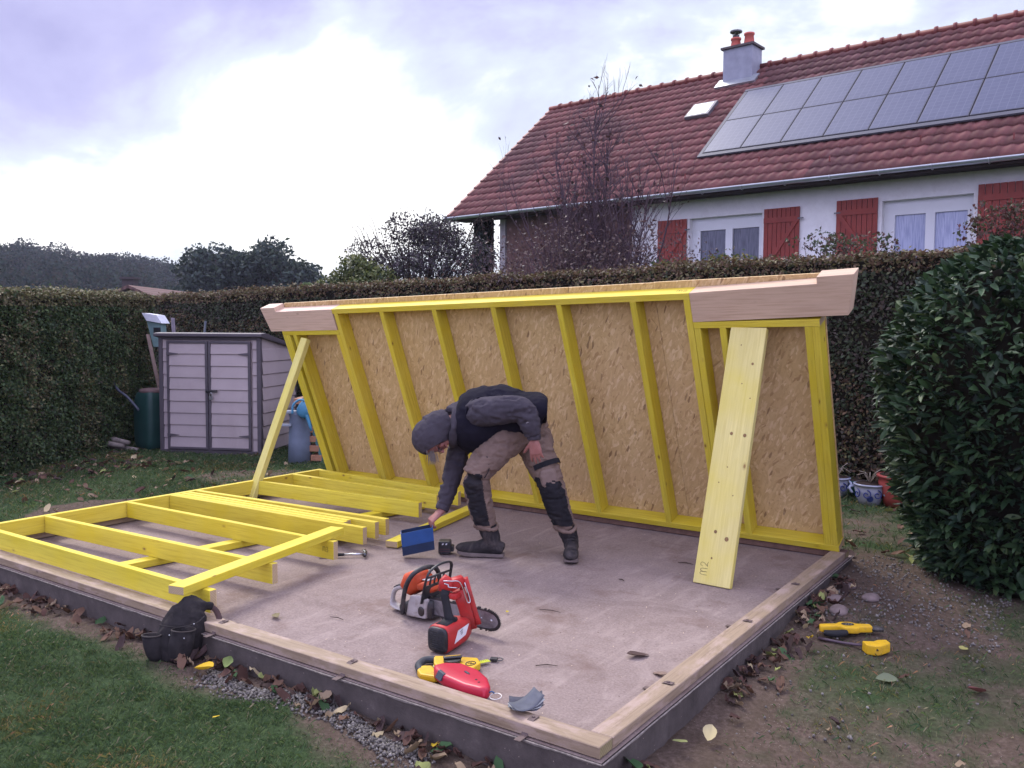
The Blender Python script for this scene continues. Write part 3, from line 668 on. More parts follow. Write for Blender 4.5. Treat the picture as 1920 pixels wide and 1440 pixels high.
# gravel
n = 2600; u = rng.uniform(0, 1, n); x = -2.05 + u * 1.35 + rng.normal(0, .03, n); y = -.06 - np.abs(rng.normal(0, .07, n)) - .05 * np.sin(u * 9)
k = (vn(x, y, 3, 9) > .25); x, y = x[k], y[k]
n2_ = 1100; x = np.concatenate([x, rng.uniform(.05, 1.0, n2_)]); y = np.concatenate([y, rng.uniform(2.3, 3.7, n2_)]); n3_ = 160; x = np.concatenate([x, rng.uniform(.15, 1.0, n3_)]); y = np.concatenate([y, rng.uniform(-.3, 2.4, n3_)]); n = len(x)
s = rng.uniform(.004, .011, n); z = gz(x, y) + rng.uniform(.0, .012, n)
ico = np.array([(1, 0, 0), (-1, 0, 0), (0, 1, 0), (0, -1, 0), (0, 0, 1), (0, 0, -1)], float); icf = np.array([(0, 2, 4), (2, 1, 4), (1, 3, 4), (3, 0, 4), (2, 0, 5), (1, 2, 5), (3, 1, 5), (0, 3, 5)])
Q = rng.normal(size=(n, 3, 3)); Q = np.linalg.qr(Q)[0]; P = (ico[None] * rng.uniform(.6, 1.25, (n, 6, 1))) @ Q
V = P * s[:, None, None] + np.stack([x, y, z], 1)[:, None]
F = (np.arange(n)[:, None, None] * 6 + icf[None]).reshape(-1, 3)
tag(npmesh('gravel', V.reshape(-1, 3), F, MLITTER, None, np.repeat(palette(n, [(.19, .172, .155), (.145, .13, .115), (.27, .25, .225), (.10, .09, .08)], (4, 4, 1.0, 2)), 6, 0)), 'grey gravel spilled along the slab edge', 'gravel', kind='stuff')
# loose stones by the right edge
STN = plain('field_stone', (.17, .13, .12), .9, .15, .3, 18, bmp=.6)
for (x, y, r, lab) in ((.13, 2.62, .055, 'rounded brown stone at the right slab edge near the wall foot'), (.20, 2.42, .07, 'flat reddish stone at the right slab edge behind the yellow tools'), (.13, 2.92, .05, 'small grey stone at the right slab edge closest to the leaning wall'), (.30, 2.75, .06, 'broad grey stone set in the dirt right of the slab')):
    mb = MB(); mb.ell((0, 0, r * .15), (r, r * .75, r * .45), 0, 12, Matrix.Rotation(R(r * 4000), 3, 'Z'))
    o = mb.build('stone', STN); o.location = (x, y, g1(x, y))
    for v in o.data.vertices: v.co *= 1 + .14 * noise.noise(v.co * 22)
    tag(o, lab, 'stone', 'stones beside the slab')

# ------------------------------------------------------------------ hedges
def boxcloud(n, A, B, th, h0, hA, hB, jit=.05, backs=False):
    """points on the front face, top and ends of a hedge from A to B (2-D), thickness th to the left of A->B, with outward normals"""
    A = np.array(A, float); B = np.array(B, float); L_ = np.linalg.norm(B - A); d = (B - A) / L_; q = np.array([-d[1], d[0]])
    hm = (hA + hB) / 2 - h0; wf = L_ * hm; wt = L_ * th * .9; we = th * hm
    k = rng.choice(4, n, p=np.array([wf, wt, we, we]) / (wf + wt + 2 * we))
    u = rng.uniform(0, 1, n); v = rng.uniform(0, 1, n); w = rng.uniform(0, 1, n)
    u = np.where(k == 2, 0, np.where(k == 3, 1, u)); w = np.where(k == 0, 0, w); v = np.where(k == 1, 1, v)
    top = hA + (hB - hA) * u
    nr = np.zeros((n, 3)); nr[k == 0, :2] = -q; nr[k == 1, 2] = 1; nr[k == 2, :2] = -d; nr[k == 3, :2] = d
    X = A[None] + d * (u * L_)[:, None] + q * (w * th)[:, None]
    Z = h0 + (top - h0) * v
    bumpy = (vn(u * L_ * 1.0 + Z, Z + w * 3, 2.3, 4) - .5) * .10 + (vn(u * L_, Z * 1.3 + w * 5, 7, 5) - .5) * .07
    # rounded upper edge
    edge = np.clip((v - .93) / .07, 0, 1) * (k != 1) * .05
    P = np.concatenate([X, Z[:, None]], 1) + nr * (bumpy - edge + rng.normal(0, jit * .5, n) - .02)[:, None]
    return P, nr, k, v, u
def hedge(label, A, B, th, h0, hA, hB, n, size, cols, w, topcols, core=.07, seedtop=.5):
    P, nr, k, v, u = boxcloud(n, A, B, th, h0, hA, hB)
    c = palette(n, cols, w, .35)
    tm = ((k == 1) | (v > .93)) & (rng.uniform(size=n) < seedtop); c[tm] = palette(int(tm.sum()), topcols, None, .3)
    br = (vn(u * 9, v * 2.5, 1.6, 21) > .60) & (rng.uniform(size=n) < .4); c[br] = palette(int(br.sum()), topcols, None, .3)
    o = leafcloud('hedge', P, size, c, MLEAF, None, nr + np.array([0, 0, .35]), .8, .55); tag(o, label, 'hedge')
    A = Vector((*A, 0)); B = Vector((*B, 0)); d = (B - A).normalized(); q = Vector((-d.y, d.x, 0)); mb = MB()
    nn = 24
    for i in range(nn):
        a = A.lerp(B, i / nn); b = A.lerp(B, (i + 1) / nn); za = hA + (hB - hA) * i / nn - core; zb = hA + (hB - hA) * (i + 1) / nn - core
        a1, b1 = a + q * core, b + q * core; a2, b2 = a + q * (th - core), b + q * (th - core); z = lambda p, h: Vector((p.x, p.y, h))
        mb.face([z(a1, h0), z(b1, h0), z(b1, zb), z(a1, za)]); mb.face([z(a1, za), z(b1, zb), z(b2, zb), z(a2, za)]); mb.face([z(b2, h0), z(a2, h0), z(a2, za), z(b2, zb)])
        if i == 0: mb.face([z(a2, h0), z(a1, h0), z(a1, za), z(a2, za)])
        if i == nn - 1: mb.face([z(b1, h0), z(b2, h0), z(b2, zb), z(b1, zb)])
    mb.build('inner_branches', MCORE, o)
    return o
HC = [(.052, .088, .032), (.078, .115, .038), (.036, .062, .026), (.11, .12, .045), (.07, .055, .035)]
hedge('tall clipped green hedge along the left side, in front of the wooded hill', (-8.05, .4), (-10.55, 5.15), .9, -.3, 1.86, 2.0, 120000, .040, HC, (5, 4, 4, 2, 1.2), [(.16, .15, .06), (.10, .075, .04), (.19, .17, .09)], seedtop=.8)
HC2 = [(.054, .072, .034), (.060, .050, .036), (.042, .060, .028), (.088, .092, .044), (.070, .052, .040)]
P0 = hedge('long clipped hedge with reddish brown top running behind the leaning wall', (-13.5, 6.9), (4.6, 6.9), .95, -.3, 2.10, 2.42, 170000, .048, HC2, (4, 4, 4, 2, 2.5), [(.14, .09, .05), (.11, .065, .04), (.16, .14, .06)], seedtop=.85)
# ------------------------------------------------------------------ laurel bush
def laurel():
    n = 17500; c = Vector((.98, 3.72, 0)); cols = [(.023, .050, .020), (.034, .068, .024), (.014, .032, .017), (.070, .105, .038)]
    th = rng.uniform(0, 6.283, n); z = rng.uniform(-.03, 2.08, n)
    prof = np.interp(z, [-.05, .15, .5, .95, 1.4, 1.75, 1.95, 2.1], [.48, .56, .68, .83, .84, .70, .46, .14])
    ph = vn(th * 1.3 + 3, z * 1.0, 2.2, 31); r = prof * (.86 + .24 * ph) * np.where(rng.uniform(size=n) < .72, 1, rng.uniform(.72, 1, n)) * (1 + rng.normal(0, .03, n))
    P = np.stack([c.x + r * np.cos(th) * 1.0, c.y + r * np.sin(th) * 1.0, z], 1)
    out_ = np.stack([np.cos(th), np.sin(th), np.full(n, .25)], 1)
    # leaf direction: outward and up, normal roughly up/out
    d = out_ + rng.normal(0, .55, (n, 3)) + np.array([0, 0, .1]); d /= np.linalg.norm(d, axis=1)[:, None]
    a = np.array([0, 0, 1.0]) + out_ * .6 + rng.normal(0, .4, (n, 3)); a -= d * (a * d).sum(1)[:, None]; a /= np.linalg.norm(a, axis=1)[:, None]
    s_ = np.cross(a, d); L_ = rng.uniform(.038, .105, n)
    gu = np.array([0, .22, .5, .78, 1.0]); gw = np.array([.02, .8, 1.0, .75, .02]) * .19
    V = np.empty((n, 15, 3)); bend = rng.uniform(.05, .3, n)
    for i in range(5):
        for j in range(3):
            w_ = (j - 1) * gw[i]
            V[:, i * 3 + j] = P + d * (gu[i] * L_)[:, None] + s_ * (w_ * L_)[:, None] + a * ((abs(w_) * .45 - gu[i] ** 2 * bend) * L_)[:, None]
    q = [(i * 3 + j, i * 3 + j + 1, i * 3 + j + 4, i * 3 + j + 3) for i in range(4) for j in range(2)]
    F = (np.arange(n)[:, None, None] * 15 + np.array(q)[None]).reshape(-1, 4)
    col = np.repeat(palette(n, cols, (4, 4, 3, .7), .3), 15, 0)
    o = npmesh('laurel_bush', V.reshape(-1, 3), F, MLAUR, None, col, True); tag(o, 'big dark green laurel bush with large glossy leaves at the right border', 'bush')
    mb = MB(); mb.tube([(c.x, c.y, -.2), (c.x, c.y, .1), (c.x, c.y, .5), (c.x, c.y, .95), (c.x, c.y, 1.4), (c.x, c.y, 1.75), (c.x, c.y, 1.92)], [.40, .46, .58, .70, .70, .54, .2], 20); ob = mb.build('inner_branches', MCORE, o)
    mb = MB()
    for i in range(9):
        a_ = i * .7; mb.tube([(c.x + .1 * math.cos(a_), c.y + .1 * math.sin(a_), -.15), (c.x + .35 * math.cos(a_), c.y + .35 * math.sin(a_), .8), (c.x + .5 * math.cos(a_), c.y + .5 * math.sin(a_), 1.6)], [.02, .014, .006], 6)
    mb.build('stem', MBARK, o)
laurel()
# ------------------------------------------------------------------ trees and shrubs
def branches(mb, p, d, L_, r, lvl, tips, spread=.5, kids=3, segs=3, upb=.15, ratio=.68):
    pts = [p.copy()]; q = p.copy(); dd = d.copy()
    for i in range(segs):
        dd = (dd + Vector((random.gauss(0, .14), random.gauss(0, .14), random.gauss(0, .10) + upb * .3))).normalized(); q = q + dd * L_ / segs; pts.append(q.copy())
    mb.tube(pts, [r * (1 - .55 * i / segs) for i in range(segs + 1)], 5 if lvl > 1 else 3, cap=False)
    if lvl == 0: tips.append((q.copy(), dd.copy())); return
    tips.append((q.copy(), dd.copy()))
    for k in range(kids):
        t_ = random.uniform(.35, 1.0); b_ = pts[min(int(t_ * segs), segs - 1)].lerp(pts[min(int(t_ * segs) + 1, segs)], random.random())
        nd = (dd + Vector((random.gauss(0, spread), random.gauss(0, spread), random.gauss(0, spread * .6) + upb))).normalized()
        branches(mb, b_, nd, L_ * ratio * random.uniform(.7, 1.15), r * .55, lvl - 1, tips, spread, kids, segs, upb, ratio)
def bare_shrub():
    root = empty('bare_tree', (-5.30, 9.2, -.2), 'tall leafless tree with a few dead leaves in front of the brown end wall', 'tree')
    mb = MB(); tips = []
    for i in range(15):
        a = i * .57; d = Vector((math.cos(a) * .22, math.sin(a) * .15, 1)).normalized()
        branches(mb, Vector((random.gauss(0, .12), random.gauss(0, .12), 0)), d, random.uniform(2.0, 2.7), .027, 4 if i % 2 else 3, tips, .30, 3, 3, .35, .62)
    for x_, l_ in ((-.35, 4.5), (.02, 4.9), (.30, 4.5), (.75, 4.0), (-.7, 3.7)):
        p0_ = Vector((x_ * .4, random.gauss(0, .1), 0)); lean_ = Vector((x_ * .14, random.gauss(0, .04), 1)).normalized(); cur_ = p0_.copy(); pts_ = [cur_.copy()]
        for k_ in range(9): lean_ = (lean_ + Vector((random.gauss(0, .05), random.gauss(0, .05), .08))).normalized(); cur_ = cur_ + lean_ * l_ / 9; pts_.append(cur_.copy())
        mb.tube(pts_, [.030 * (1 - .8 * k_ / 9) + .003 for k_ in range(10)], 5, cap=False)
        for k_ in range(34):
            f_ = random.uniform(.32, .98); i_ = min(int(f_ * 9), 8); b_ = pts_[i_].lerp(pts_[i_ + 1], f_ * 9 - i_)
            branches(mb, b_, Vector((random.gauss(0, .55), random.gauss(0, .5), 1)).normalized(), random.uniform(.5, 1.1) * (1.25 - f_ * .6), .009, 2, tips, .35, 3, 3, .2, .6)
    mb.build('trunk', plain('purplish_bark', (.085, .058, .068), .9, .1, .3, 30), root)
    T = np.array([t_[0] for t_ in tips]); k = (T[:, 2] < 3.9) | (rng.uniform(size=len(T)) < .4); T = T[k]; T = T[rng.uniform(size=len(T)) < .16]
    T = np.repeat(T, 2, 0) + rng.normal(0, .05, (len(T) * 2, 3))
    leafcloud('dead_leaves', T, .075, palette(len(T), [(.075, .038, .036), (.10, .05, .042), (.045, .03, .03)]), MLEAF, root, None, 1, .55, .6)
    r2 = empty('thicket', (-5.02, 8.7, -.2), 'dense brown leafless thicket behind the hedge, below the bare tree', 'shrub')
    mb = MB(); tips = []
    for i in range(120):
        x = random.uniform(-1.45, 1.35); d = Vector((x * .35 + random.gauss(0, .15), random.gauss(0, .25), 1)).normalized()
        branches(mb, Vector((x * .55, random.gauss(0, .3), .4)), d, random.uniform(1.35, 2.0) * (1.08 - .28 * abs(x)), .015, 3, tips, .5, 3, 3, .05, .6)
    mb.build('stem', plain('thicket_bark', (.085, .055, .055), .9, .1, .3, 30), r2)
    T = np.array([t_[0] for t_ in tips]); T = T[rng.uniform(size=len(T)) < .9]; T = np.repeat(T, 5, 0) + rng.normal(0, .10, (len(T) * 5, 3)); T = T[T[:, 2] < 3.75]
    leafcloud('dead_leaves', T, .055, palette(len(T), [(.095, .062, .064), (.06, .040, .044), (.13, .09, .075)]), MLEAF, r2, None, 1, .5, .6)
bare_shrub()
def crown_pts(blobs, n):
    """points in the shells of a set of ellipsoid clumps (c, r)"""
    out_ = []; w = np.array([b_[1][0] * b_[1][2] for b_ in blobs]); w = w / w.sum()
    for (c, r), f in zip(blobs, w):
        m_ = max(8, int(n * f)); d = rng.normal(size=(m_, 3)); d /= np.linalg.norm(d, axis=1)[:, None]
        rad = rng.uniform(.45, 1.08, m_) ** .6; rad *= .8 + .35 * vn(d[:, 0] * 2 + c[0], d[:, 1] * 2 + d[:, 2] * 3, 2.0, 13)
        out_.append(np.array(c) + d * np.array(r) * rad[:, None])
    return np.concatenate(out_)
def tree(name, loc, label, blobs, n, size, cols, w=None, trunk=(.12, 1.5), group=None, cat='tree', limbs=7):
    root = empty(name, loc, label, cat, group); mb = MB()
    top = Vector(blobs[0][0]); tr, th = trunk
    mb.tube([(0, 0, -.3), (tr * .3, 0, th * .5), (-.1 * tr, 0, th)], [tr * 1.3, tr, tr * .8], 8)
    for i in range(min(limbs, len(blobs))):
        c = Vector(blobs[i][0]); mid = Vector((0, 0, th)).lerp(c, .55) + Vector((random.gauss(0, .1), random.gauss(0, .1), 0)) * tr * 6
        mb.tube([(0, 0, th * .85), mid, c], [tr * .6, tr * .35, tr * .12], 6)
    mb.build('trunk', MBARK, root)
    P = crown_pts(blobs, n); leafcloud('crown', P, size, palette(len(P), cols, w, .3), MLEAF, root, None, 1, .6, .2)
    return root
def rblobs(nb, cx, cz, rx, ry, rz, br, seed):
    q = random.Random(seed); L_ = []
    for i in range(nb):
        a, b_ = q.uniform(0, 6.283), q.uniform(-.9, 1)
        s = math.sqrt(max(0, 1 - b_ * b_ * .8)) * q.uniform(.35, 1); L_.append(((cx + rx * s * math.cos(a), ry * s * math.sin(a), cz + rz * b_), tuple(br * q.uniform(.7, 1.3) * k for k in (1.1, 1, .8))))
    return L_
BC = [(.060, .048, .060), (.042, .038, .044), (.085, .066, .075), (.055, .060, .042)]
t1 = tree('berry_tree', (-9.25, 9.6, -.12), 'dark purplish small tree with arching twigs left of the brick house', rblobs(60, .05, 2.40, 1.45, .9, 1.15, .34, 5), 24000, .050, BC, (4, 3, 1.5, 2), (.09, 1.3), limbs=12)
mb = MB()
for i in range(60):
    a = random.uniform(0, 6.28); b_ = Vector((math.cos(a) * 1.1, math.sin(a) * .7, 2.9 + random.uniform(-.6, .35))); d = Vector((math.cos(a) * .5, math.sin(a) * .3, 1)); l = random.uniform(.4, .8)
    mb.tube([(0, 0, 1.4), b_ * .7 + Vector((0, 0, .6)), b_, b_ + d * l * .6, b_ + d * l * .75 + Vector((d.x, d.y, 0)) * l * .5, b_ + d * l * .45 + Vector((d.x, d.y, -.2)) * l * 1.0], [.02, .012, .008, .006, .004, .002], 3, smooth=2)
mb.build('arching_twigs', MBARK, t1)
YG = [(.13, .15, .045), (.085, .11, .035), (.18, .19, .08), (.05, .07, .03)]
tree('yellow_green_shrub', (-9.60, 8.4, -.1), 'yellow-green leafy shrub behind the hedge, below the dark purplish tree', rblobs(16, 0, 2.28, .62, .4, .45, .30, 8), 7000, .07, YG, None, (.05, 1.2), cat='shrub')
tree('sucker_shrub', (-11.1, 8.9, -.2), 'thin pale green saplings standing up behind the hedge, left of the yellow-green shrub', rblobs(9, 0, 2.25, .6, .2, .28, .13, 9), 700, .09, [(.20, .27, .12), (.14, .2, .09)], None, (.02, 1.6), cat='shrub')
tree('golden_shrub', (-3.30, 8.5, -.1), 'green and gold conifer shrub below the left window', rblobs(12, 0, 2.25, .95, .35, .20, .30, 21), 4200, .05, [(.10, .12, .03), (.16, .13, .03), (.05, .08, .03)], None, (.04, 1.4), cat='shrub')
tree('rose_bush', (-1.69, 8.6, -.1), 'sparse rose bush between the two red shutters, left of centre', rblobs(12, 0, 2.45, .42, .3, .34, .17, 22), 800, .05, [(.06, .06, .035), (.10, .05, .04), (.05, .08, .03)], None, (.02, 1.6), cat='shrub', limbs=12)
tree('rose_bush', (-1.12, 8.5, -.1), 'rounded brownish rose bush just below the right window', rblobs(14, 0, 2.40, .50, .3, .26, .22, 23), 1800, .05, [(.07, .06, .035), (.10, .05, .04), (.05, .08, .03)], None, (.02, 1.6), cat='shrub', limbs=12)
tree('red_leaved_shrub', (.45, 8.6, -.1), 'reddish shrub rising above the hedge at the right border', rblobs(12, 0, 2.6, .5, .3, .42, .2, 24), 1500, .05, [(.12, .045, .04), (.08, .05, .035), (.06, .07, .03)], None, (.02, 1.6), cat='shrub', limbs=12)
mb = MB(); mb.ell((0, 0, 0), (.035, .035, .032), 0, 9, m=6); mb.ell((.01, -.01, .012), (.022, .022, .022), 0, 8, m=5); rr = bpy.data.objects['rose_bush']
o = mb.build('flower', plain('rose_petal', (.60, .16, .15), .6, .2, .2, 40), rr); o.location = (-.42, -.1, 2.52)
mb = MB(); mb.tube([(-.42, -.1, 2.5), (-.3, 0, 2.2), (0, 0, 1.4)], [.004, .005, .008], 4); mb.build('stem', MBARK, rr)
# far trees, camera-relative polar placement in metres
def pol(az_, D): return (CX + D * math.cos(R(az_)), CY + D * math.sin(R(az_)))
OAK = [(.042, .064, .048), (.034, .052, .044), (.055, .075, .050), (.026, .040, .036)]  # blue-grey lift painted into the leaf colours stands for distance haze
for i, (az_, D, cz, rx, rz, br, sd_, lab) in enumerate(((143.4, 80, 5.2, 3.6, 3.4, 1.5, 41, 'ragged oak at the left end of the distant tree group'), (141.0, 84, 5.0, 4.2, 3.2, 1.7, 42, 'broad dark tree in the middle of the distant group, left half'),
        (139.3, 78, 5.6, 3.8, 3.2, 1.6, 43, 'tallest rounded tree of the distant group, right of the gap'), (137.6, 82, 3.6, 4.0, 2.6, 1.6, 44, 'lower tree at the right end of the distant group'), (145.4, 76, 1.8, 3.4, 1.6, 1.3, 45, 'low bushy tree beneath the wooded ridge, left of the distant group'))):
    x, y = pol(az_, D); tree('oak_tree', (x, y, -1), lab, rblobs(26, 0, cz, rx, rx * .8, rz, br, sd_), 9000, .42, OAK, None, (.35, 3.0), 'distant oak trees', limbs=20)
x, y = pol(150.5, 60); tree('round_bush', (x, y, -1), 'rounded brownish bush below the wooded hill, above the left hedge', rblobs(16, 0, 2.6, 3.1, 2, 1.15, .95, 51), 6000, .26, [(.10, .09, .045), (.07, .07, .035)], None, (.15, 1), cat='bush')
# wooded hill
na, nd = 60, 14; V = []
for i in range(na):
    az_ = 130 + i * .8
    for j in range(nd):
        D = 90 + j * 14; s = j / (nd - 1); peak = np.interp(az_, [130, 137, 141, 145, 150, 155, 170, 178], [7, 10, 14, 17.5, 20, 23, 27, 28])
        x, y = pol(az_, D); V.append((x, y, -2 + (peak) * (s ** .9) ))
Iq = (np.arange(na - 1)[:, None] * nd + np.arange(nd - 1)[None]).ravel()
tag(npmesh('hill', np.array(V), np.stack([Iq, Iq + 1, Iq + nd + 1, Iq + nd], 1), plain('forest_floor', (.03, .035, .022), .95, .05, .3, .1), None, None, True), kind='structure')
B_ = []
for i in range(420):
    az_ = random.uniform(134, 170); s = random.random() ** .6; D = 90 + s * 182
    peak = np.interp(az_, [130, 137, 141, 145, 150, 155, 170, 178], [7, 10, 14, 17.5, 20, 23, 27, 28]); x, y = pol(az_, D); r = random.uniform(2.0, 3.6)
    B_.append(((x, y, -2 + peak * s ** .9 + r * .6), (r * 1.15, r * 1.15, r)))
P = crown_pts(B_, 170000)
tag(leafcloud('woods', P, .62, palette(len(P), [(.032, .048, .036), (.038, .050, .036), (.050, .048, .038), (.026, .036, .032)], None, .2), leafmat('far_leaf', .95, .0, .2), None, None, 1, .7, .2), 'dark wooded hillside beyond the gardens', 'woods', kind='stuff')
# ------------------------------------------------------------------ house behind the hedge
HD = Vector((.9951, -.0991, 0)).normalized(); HN = Vector((.0991, .9951, 0)).normalized()
house = empty('house', (CX + HD.x * -9 + HN.x * 19, CY + HD.y * -9 + HN.y * 19, -.2), 'long white house with red tiled roof and solar panels behind the hedge', 'house')
HL = Vector(house.location)
def H(s, w, z): return Vector((CX, CY, 0)) + HD * s + HN * w + Vector((0, 0, z)) - HL
def hbox(mb, s0, s1, w0, w1, z0, z1, mi=0): mb.box(H(s0, w0, z0), HD * (s1 - s0), HN * (w1 - w0), (0, 0, z1 - z0), mi)
S0, S1, WE, ZE = -18.4, 2.0, 18.55, 4.82
PT = R(39.7); RW, RZ = 23.45, ZE + (23.45 - 18.55) * math.tan(PT)
WD = 19.25
WHT = plain('white_render', (.76, .74, .74), .9, .1, .05, 6, bmp=.4, dirt=(.66, .63, .62))
BRN = plain('brown_wall', (.13, .075, .065), .9, .1, .3, 5, bmp=.3)
wins = [(-10.75, -8.86, 2.75, 4.27), (-6.18, -4.42, 2.75, 4.29)]
# wall of the house built round the two openings
mb = MB(); xs = [-12.4, wins[0][0], wins[0][1], wins[1][0], wins[1][1], S1 - .6]
for i in range(5):
    if i in (1, 3):
        w_ = wins[i // 2]; hbox(mb, xs[i], xs[i + 1], WD, WD + .3, -.2, w_[2]); hbox(mb, xs[i], xs[i + 1], WD, WD + .3, w_[3], ZE + .12)
    else: hbox(mb, xs[i], xs[i + 1], WD, WD + .3, -.2, ZE + .12)
hbox(mb, S1 - .9, S1 - .6, WD + .3, 2 * RW - WD, -.2, ZE)
mb.build('wall', WHT, house)
mb = MB(); hbox(mb, -16.7, -12.402, WD + .02, WD + .3, -.2, ZE + .1); hbox(mb, -16.7, -16.4, WD + .3, 2 * RW - WD, -.2, ZE)
mb.build('brown_wall', BRN, house)
mb = MB(); hbox(mb, -16.95, -16.75, WD - .0, WD + .2, -.2, ZE + .1); mb.build('post', plain('grey_post', (.33, .30, .30), .8, .2), house)
mb = MB(); hbox(mb, -17.9, -17.45, WD - .1, WD + .3, -.2, ZE + .1); mb.build('post', MCORE, house)
P = []
for i in range(2600): P.append(tuple(H(random.uniform(-17.95, -17.4), WD + random.uniform(-.2, .3), random.uniform(1.5, ZE)) + HL))
iv = leafcloud('ivy', P, .11, palette(2600, [(.02, .03, .022), (.03, .04, .03)]), MLEAF, house, None, 1, .8); iv.location = -HL
# roof tiles as real courses
def tiles(name, s0, s1, u0f, nrow, side=1):
    rowh = 6.38 / nrow; tw = .235; K = 6
    n_t = int((s1 - s0) / tw); prof = [0, .006, .016, .028, .026, .010]
    Vv, Ff = [], []
    for r_ in range(nrow):
        ua, ub = r_ * rowh, (r_ + 1) * rowh + .03
        b0 = len(Vv); cnt = n_t * K + 1; off = (r_ % 2) * 0
        for e_, (u, lift) in enumerate(((ua, -.005), (ua, .050), (ub, .004))):
            for i in range(cnt):
                s_ = s0 + i * tw / K; h = prof[i % K] * (1 if e_ else .3) + lift
                w_ = WE + u * math.cos(PT) - h * math.sin(PT); z_ = ZE + u * math.sin(PT) + h * math.cos(PT)
                if side < 0: w_ = 2 * RW - w_
                jz = .006 * math.sin((i // K) * 12.9 + r_ * 7.7)
                Vv.append(tuple(H(s_, w_, z_ + jz)))
        for e_ in range(2):
            for i in range(cnt - 1):
                a_ = b0 + e_ * cnt + i; f_ = (a_, a_ + 1, a_ + cnt + 1, a_ + cnt); Ff.append(f_ if side > 0 else f_[::-1])
    col = np.zeros((len(Vv), 3)); idx = np.arange(len(Vv))
    i_in = idx % cnt; tile = i_in // K; row = idx // (3 * cnt); hsh = np.modf(np.abs(np.sin(tile * 12.9898 + row * 78.233) * 43758.5))[0]
    base = np.array([(.165, .064, .058)]); col[:] = base * (.72 + .55 * hsh)[:, None]; gm = (vn(tile * 1.0, row * 1.0, .17, 3) > .60); col[gm] = col[gm] * np.array([.72, .85, .9])
    return npmesh(name, np.array(Vv), np.array(Ff), ROOFM, house, col)
m, t, b = new_mat('clay_tile', .75, .2); a = N(t, 'ShaderNodeVertexColor', layer_name='tint'); co = N(t, 'ShaderNodeTexCoord').outputs['Object']
c = mix(t, ramp(t, noi(t, co, 2.2, 8, .7), [(.42, (0, 0, 0)), (.7, (.75, .75, .75))]), a.outputs[0], (.105, .050, .045)); t.links.new(c, b.inputs['Base Color']); bump(t, b, noi(t, co, 60, 4), .2, .004); ROOFM = m
tiles('roof', S0, S1, 0, 17); tiles('roof', S0, S1, 0, 17, -1)
# ridge, verge, fascia, gutter
RT = plain('ridge_tile', (.19, .05, .042), .6, .3, .3, 3)
mb = MB(); s_ = S0
while s_ < S1:
    mb.tube([H(s_, RW, RZ + .02), H(s_ + .40, RW, RZ + .02), H(s_ + .405, RW, RZ + .03), H(s_ + .46, RW, RZ + .03)], [(.13, .10), (.12, .095), (.15, .125), (.15, .125)], 9); s_ += .43
mb.build('ridge', RT, house)
mb = MB()
for i in range(17):
    u0, u1 = i * .375, i * .375 + .40
    a_ = H(S0 - .03, WE + u0 * math.cos(PT), ZE + u0 * math.sin(PT) + .05); b_ = H(S0 - .03, WE + u1 * math.cos(PT), ZE + u1 * math.sin(PT) + .01)
    mb.box(a_ + Vector((0, 0, -.16)), b_ - a_, HD * .10, Vector((0, 0, .19)))
mb.build('verge', RT, house)
GREY = plain('zinc', (.42, .44, .46), .35, .5, .12, 4, metal=.7); DARKW = plain('dark_soffit', (.045, .032, .03), .85, .1)
mb = MB(); hbox(mb, S0 + .1, S1, WE + .02, WD + .01, ZE - .10, ZE - .06); hbox(mb, S0 + .1, S1, WE - .0, WE + .03, ZE - .14, ZE + .0); mb.build('soffit', DARKW, house)
mb = MB(); 
V_ = []; F_ = []; ns = 9
for s_ in (S0, S1):
    for rr_ in (.085, .075):
        for k in range(ns): 
            a = math.pi + math.pi * k / (ns - 1); V_.append(H(s_, WE - .085 + rr_ * math.cos(a), ZE - .015 + rr_ * math.sin(a)))
for k in range(ns - 1): F_.append((k, k + 1, 2 * ns + k + 1, 2 * ns + k)); F_.append((ns + k + 1, ns + k, 3 * ns + k, 3 * ns + k + 1))
F_.append((0, 2 * ns, 3 * ns, ns)); F_.append((ns - 1, 2 * ns - 1, 4 * ns - 1, 3 * ns - 1)); mb.mesh(V_, F_, 0, True)
gut = mb.build('gutter', GREY, house)
mb = MB(); s_ = S0 + .4
while s_ < S1:
    mb = MB(); mb.tube([H(s_, WE - .085 + .098 * math.cos(a), ZE - .015 + .098 * math.sin(a)) for a in np.linspace(math.pi, 2 * math.pi, 8)], .013, 5); s_ += 1.0
    mb.build('bracket', GREY, gut)
mb = MB()
for (s_, r_) in [(-14.2 + i * 1.75, 1 + (i % 2)) for i in range(9)]:
    u = r_ * .375 + .1; p = H(s_, WE + u * math.cos(PT) - .05, ZE + u * math.sin(PT) + .06); mb = MB(); mb.box(p, HD * .03, HN * .02, Vector((0, 0, .12))); mb.build('snow_hook', RT, house)
# the gable triangles close the attic
mb = MB()
for s_ in (-16.7, S1 - .62):
    mb = MB(); mb.face([H(s_, WE + .3, ZE), H(s_, 2 * RW - WE - .3, ZE), H(s_, RW, RZ - .1)]); mb.build('gable', BRN, house)
def RP(s, u, h=0.0): return H(s, WE + u * math.cos(PT) - h * math.sin(PT), ZE + u * math.sin(PT) + h * math.cos(PT))
UN = (HN * math.cos(PT) + Vector((0, 0, math.sin(PT)))); RN = (HN * -math.sin(PT) + Vector((0, 0, math.cos(PT))))
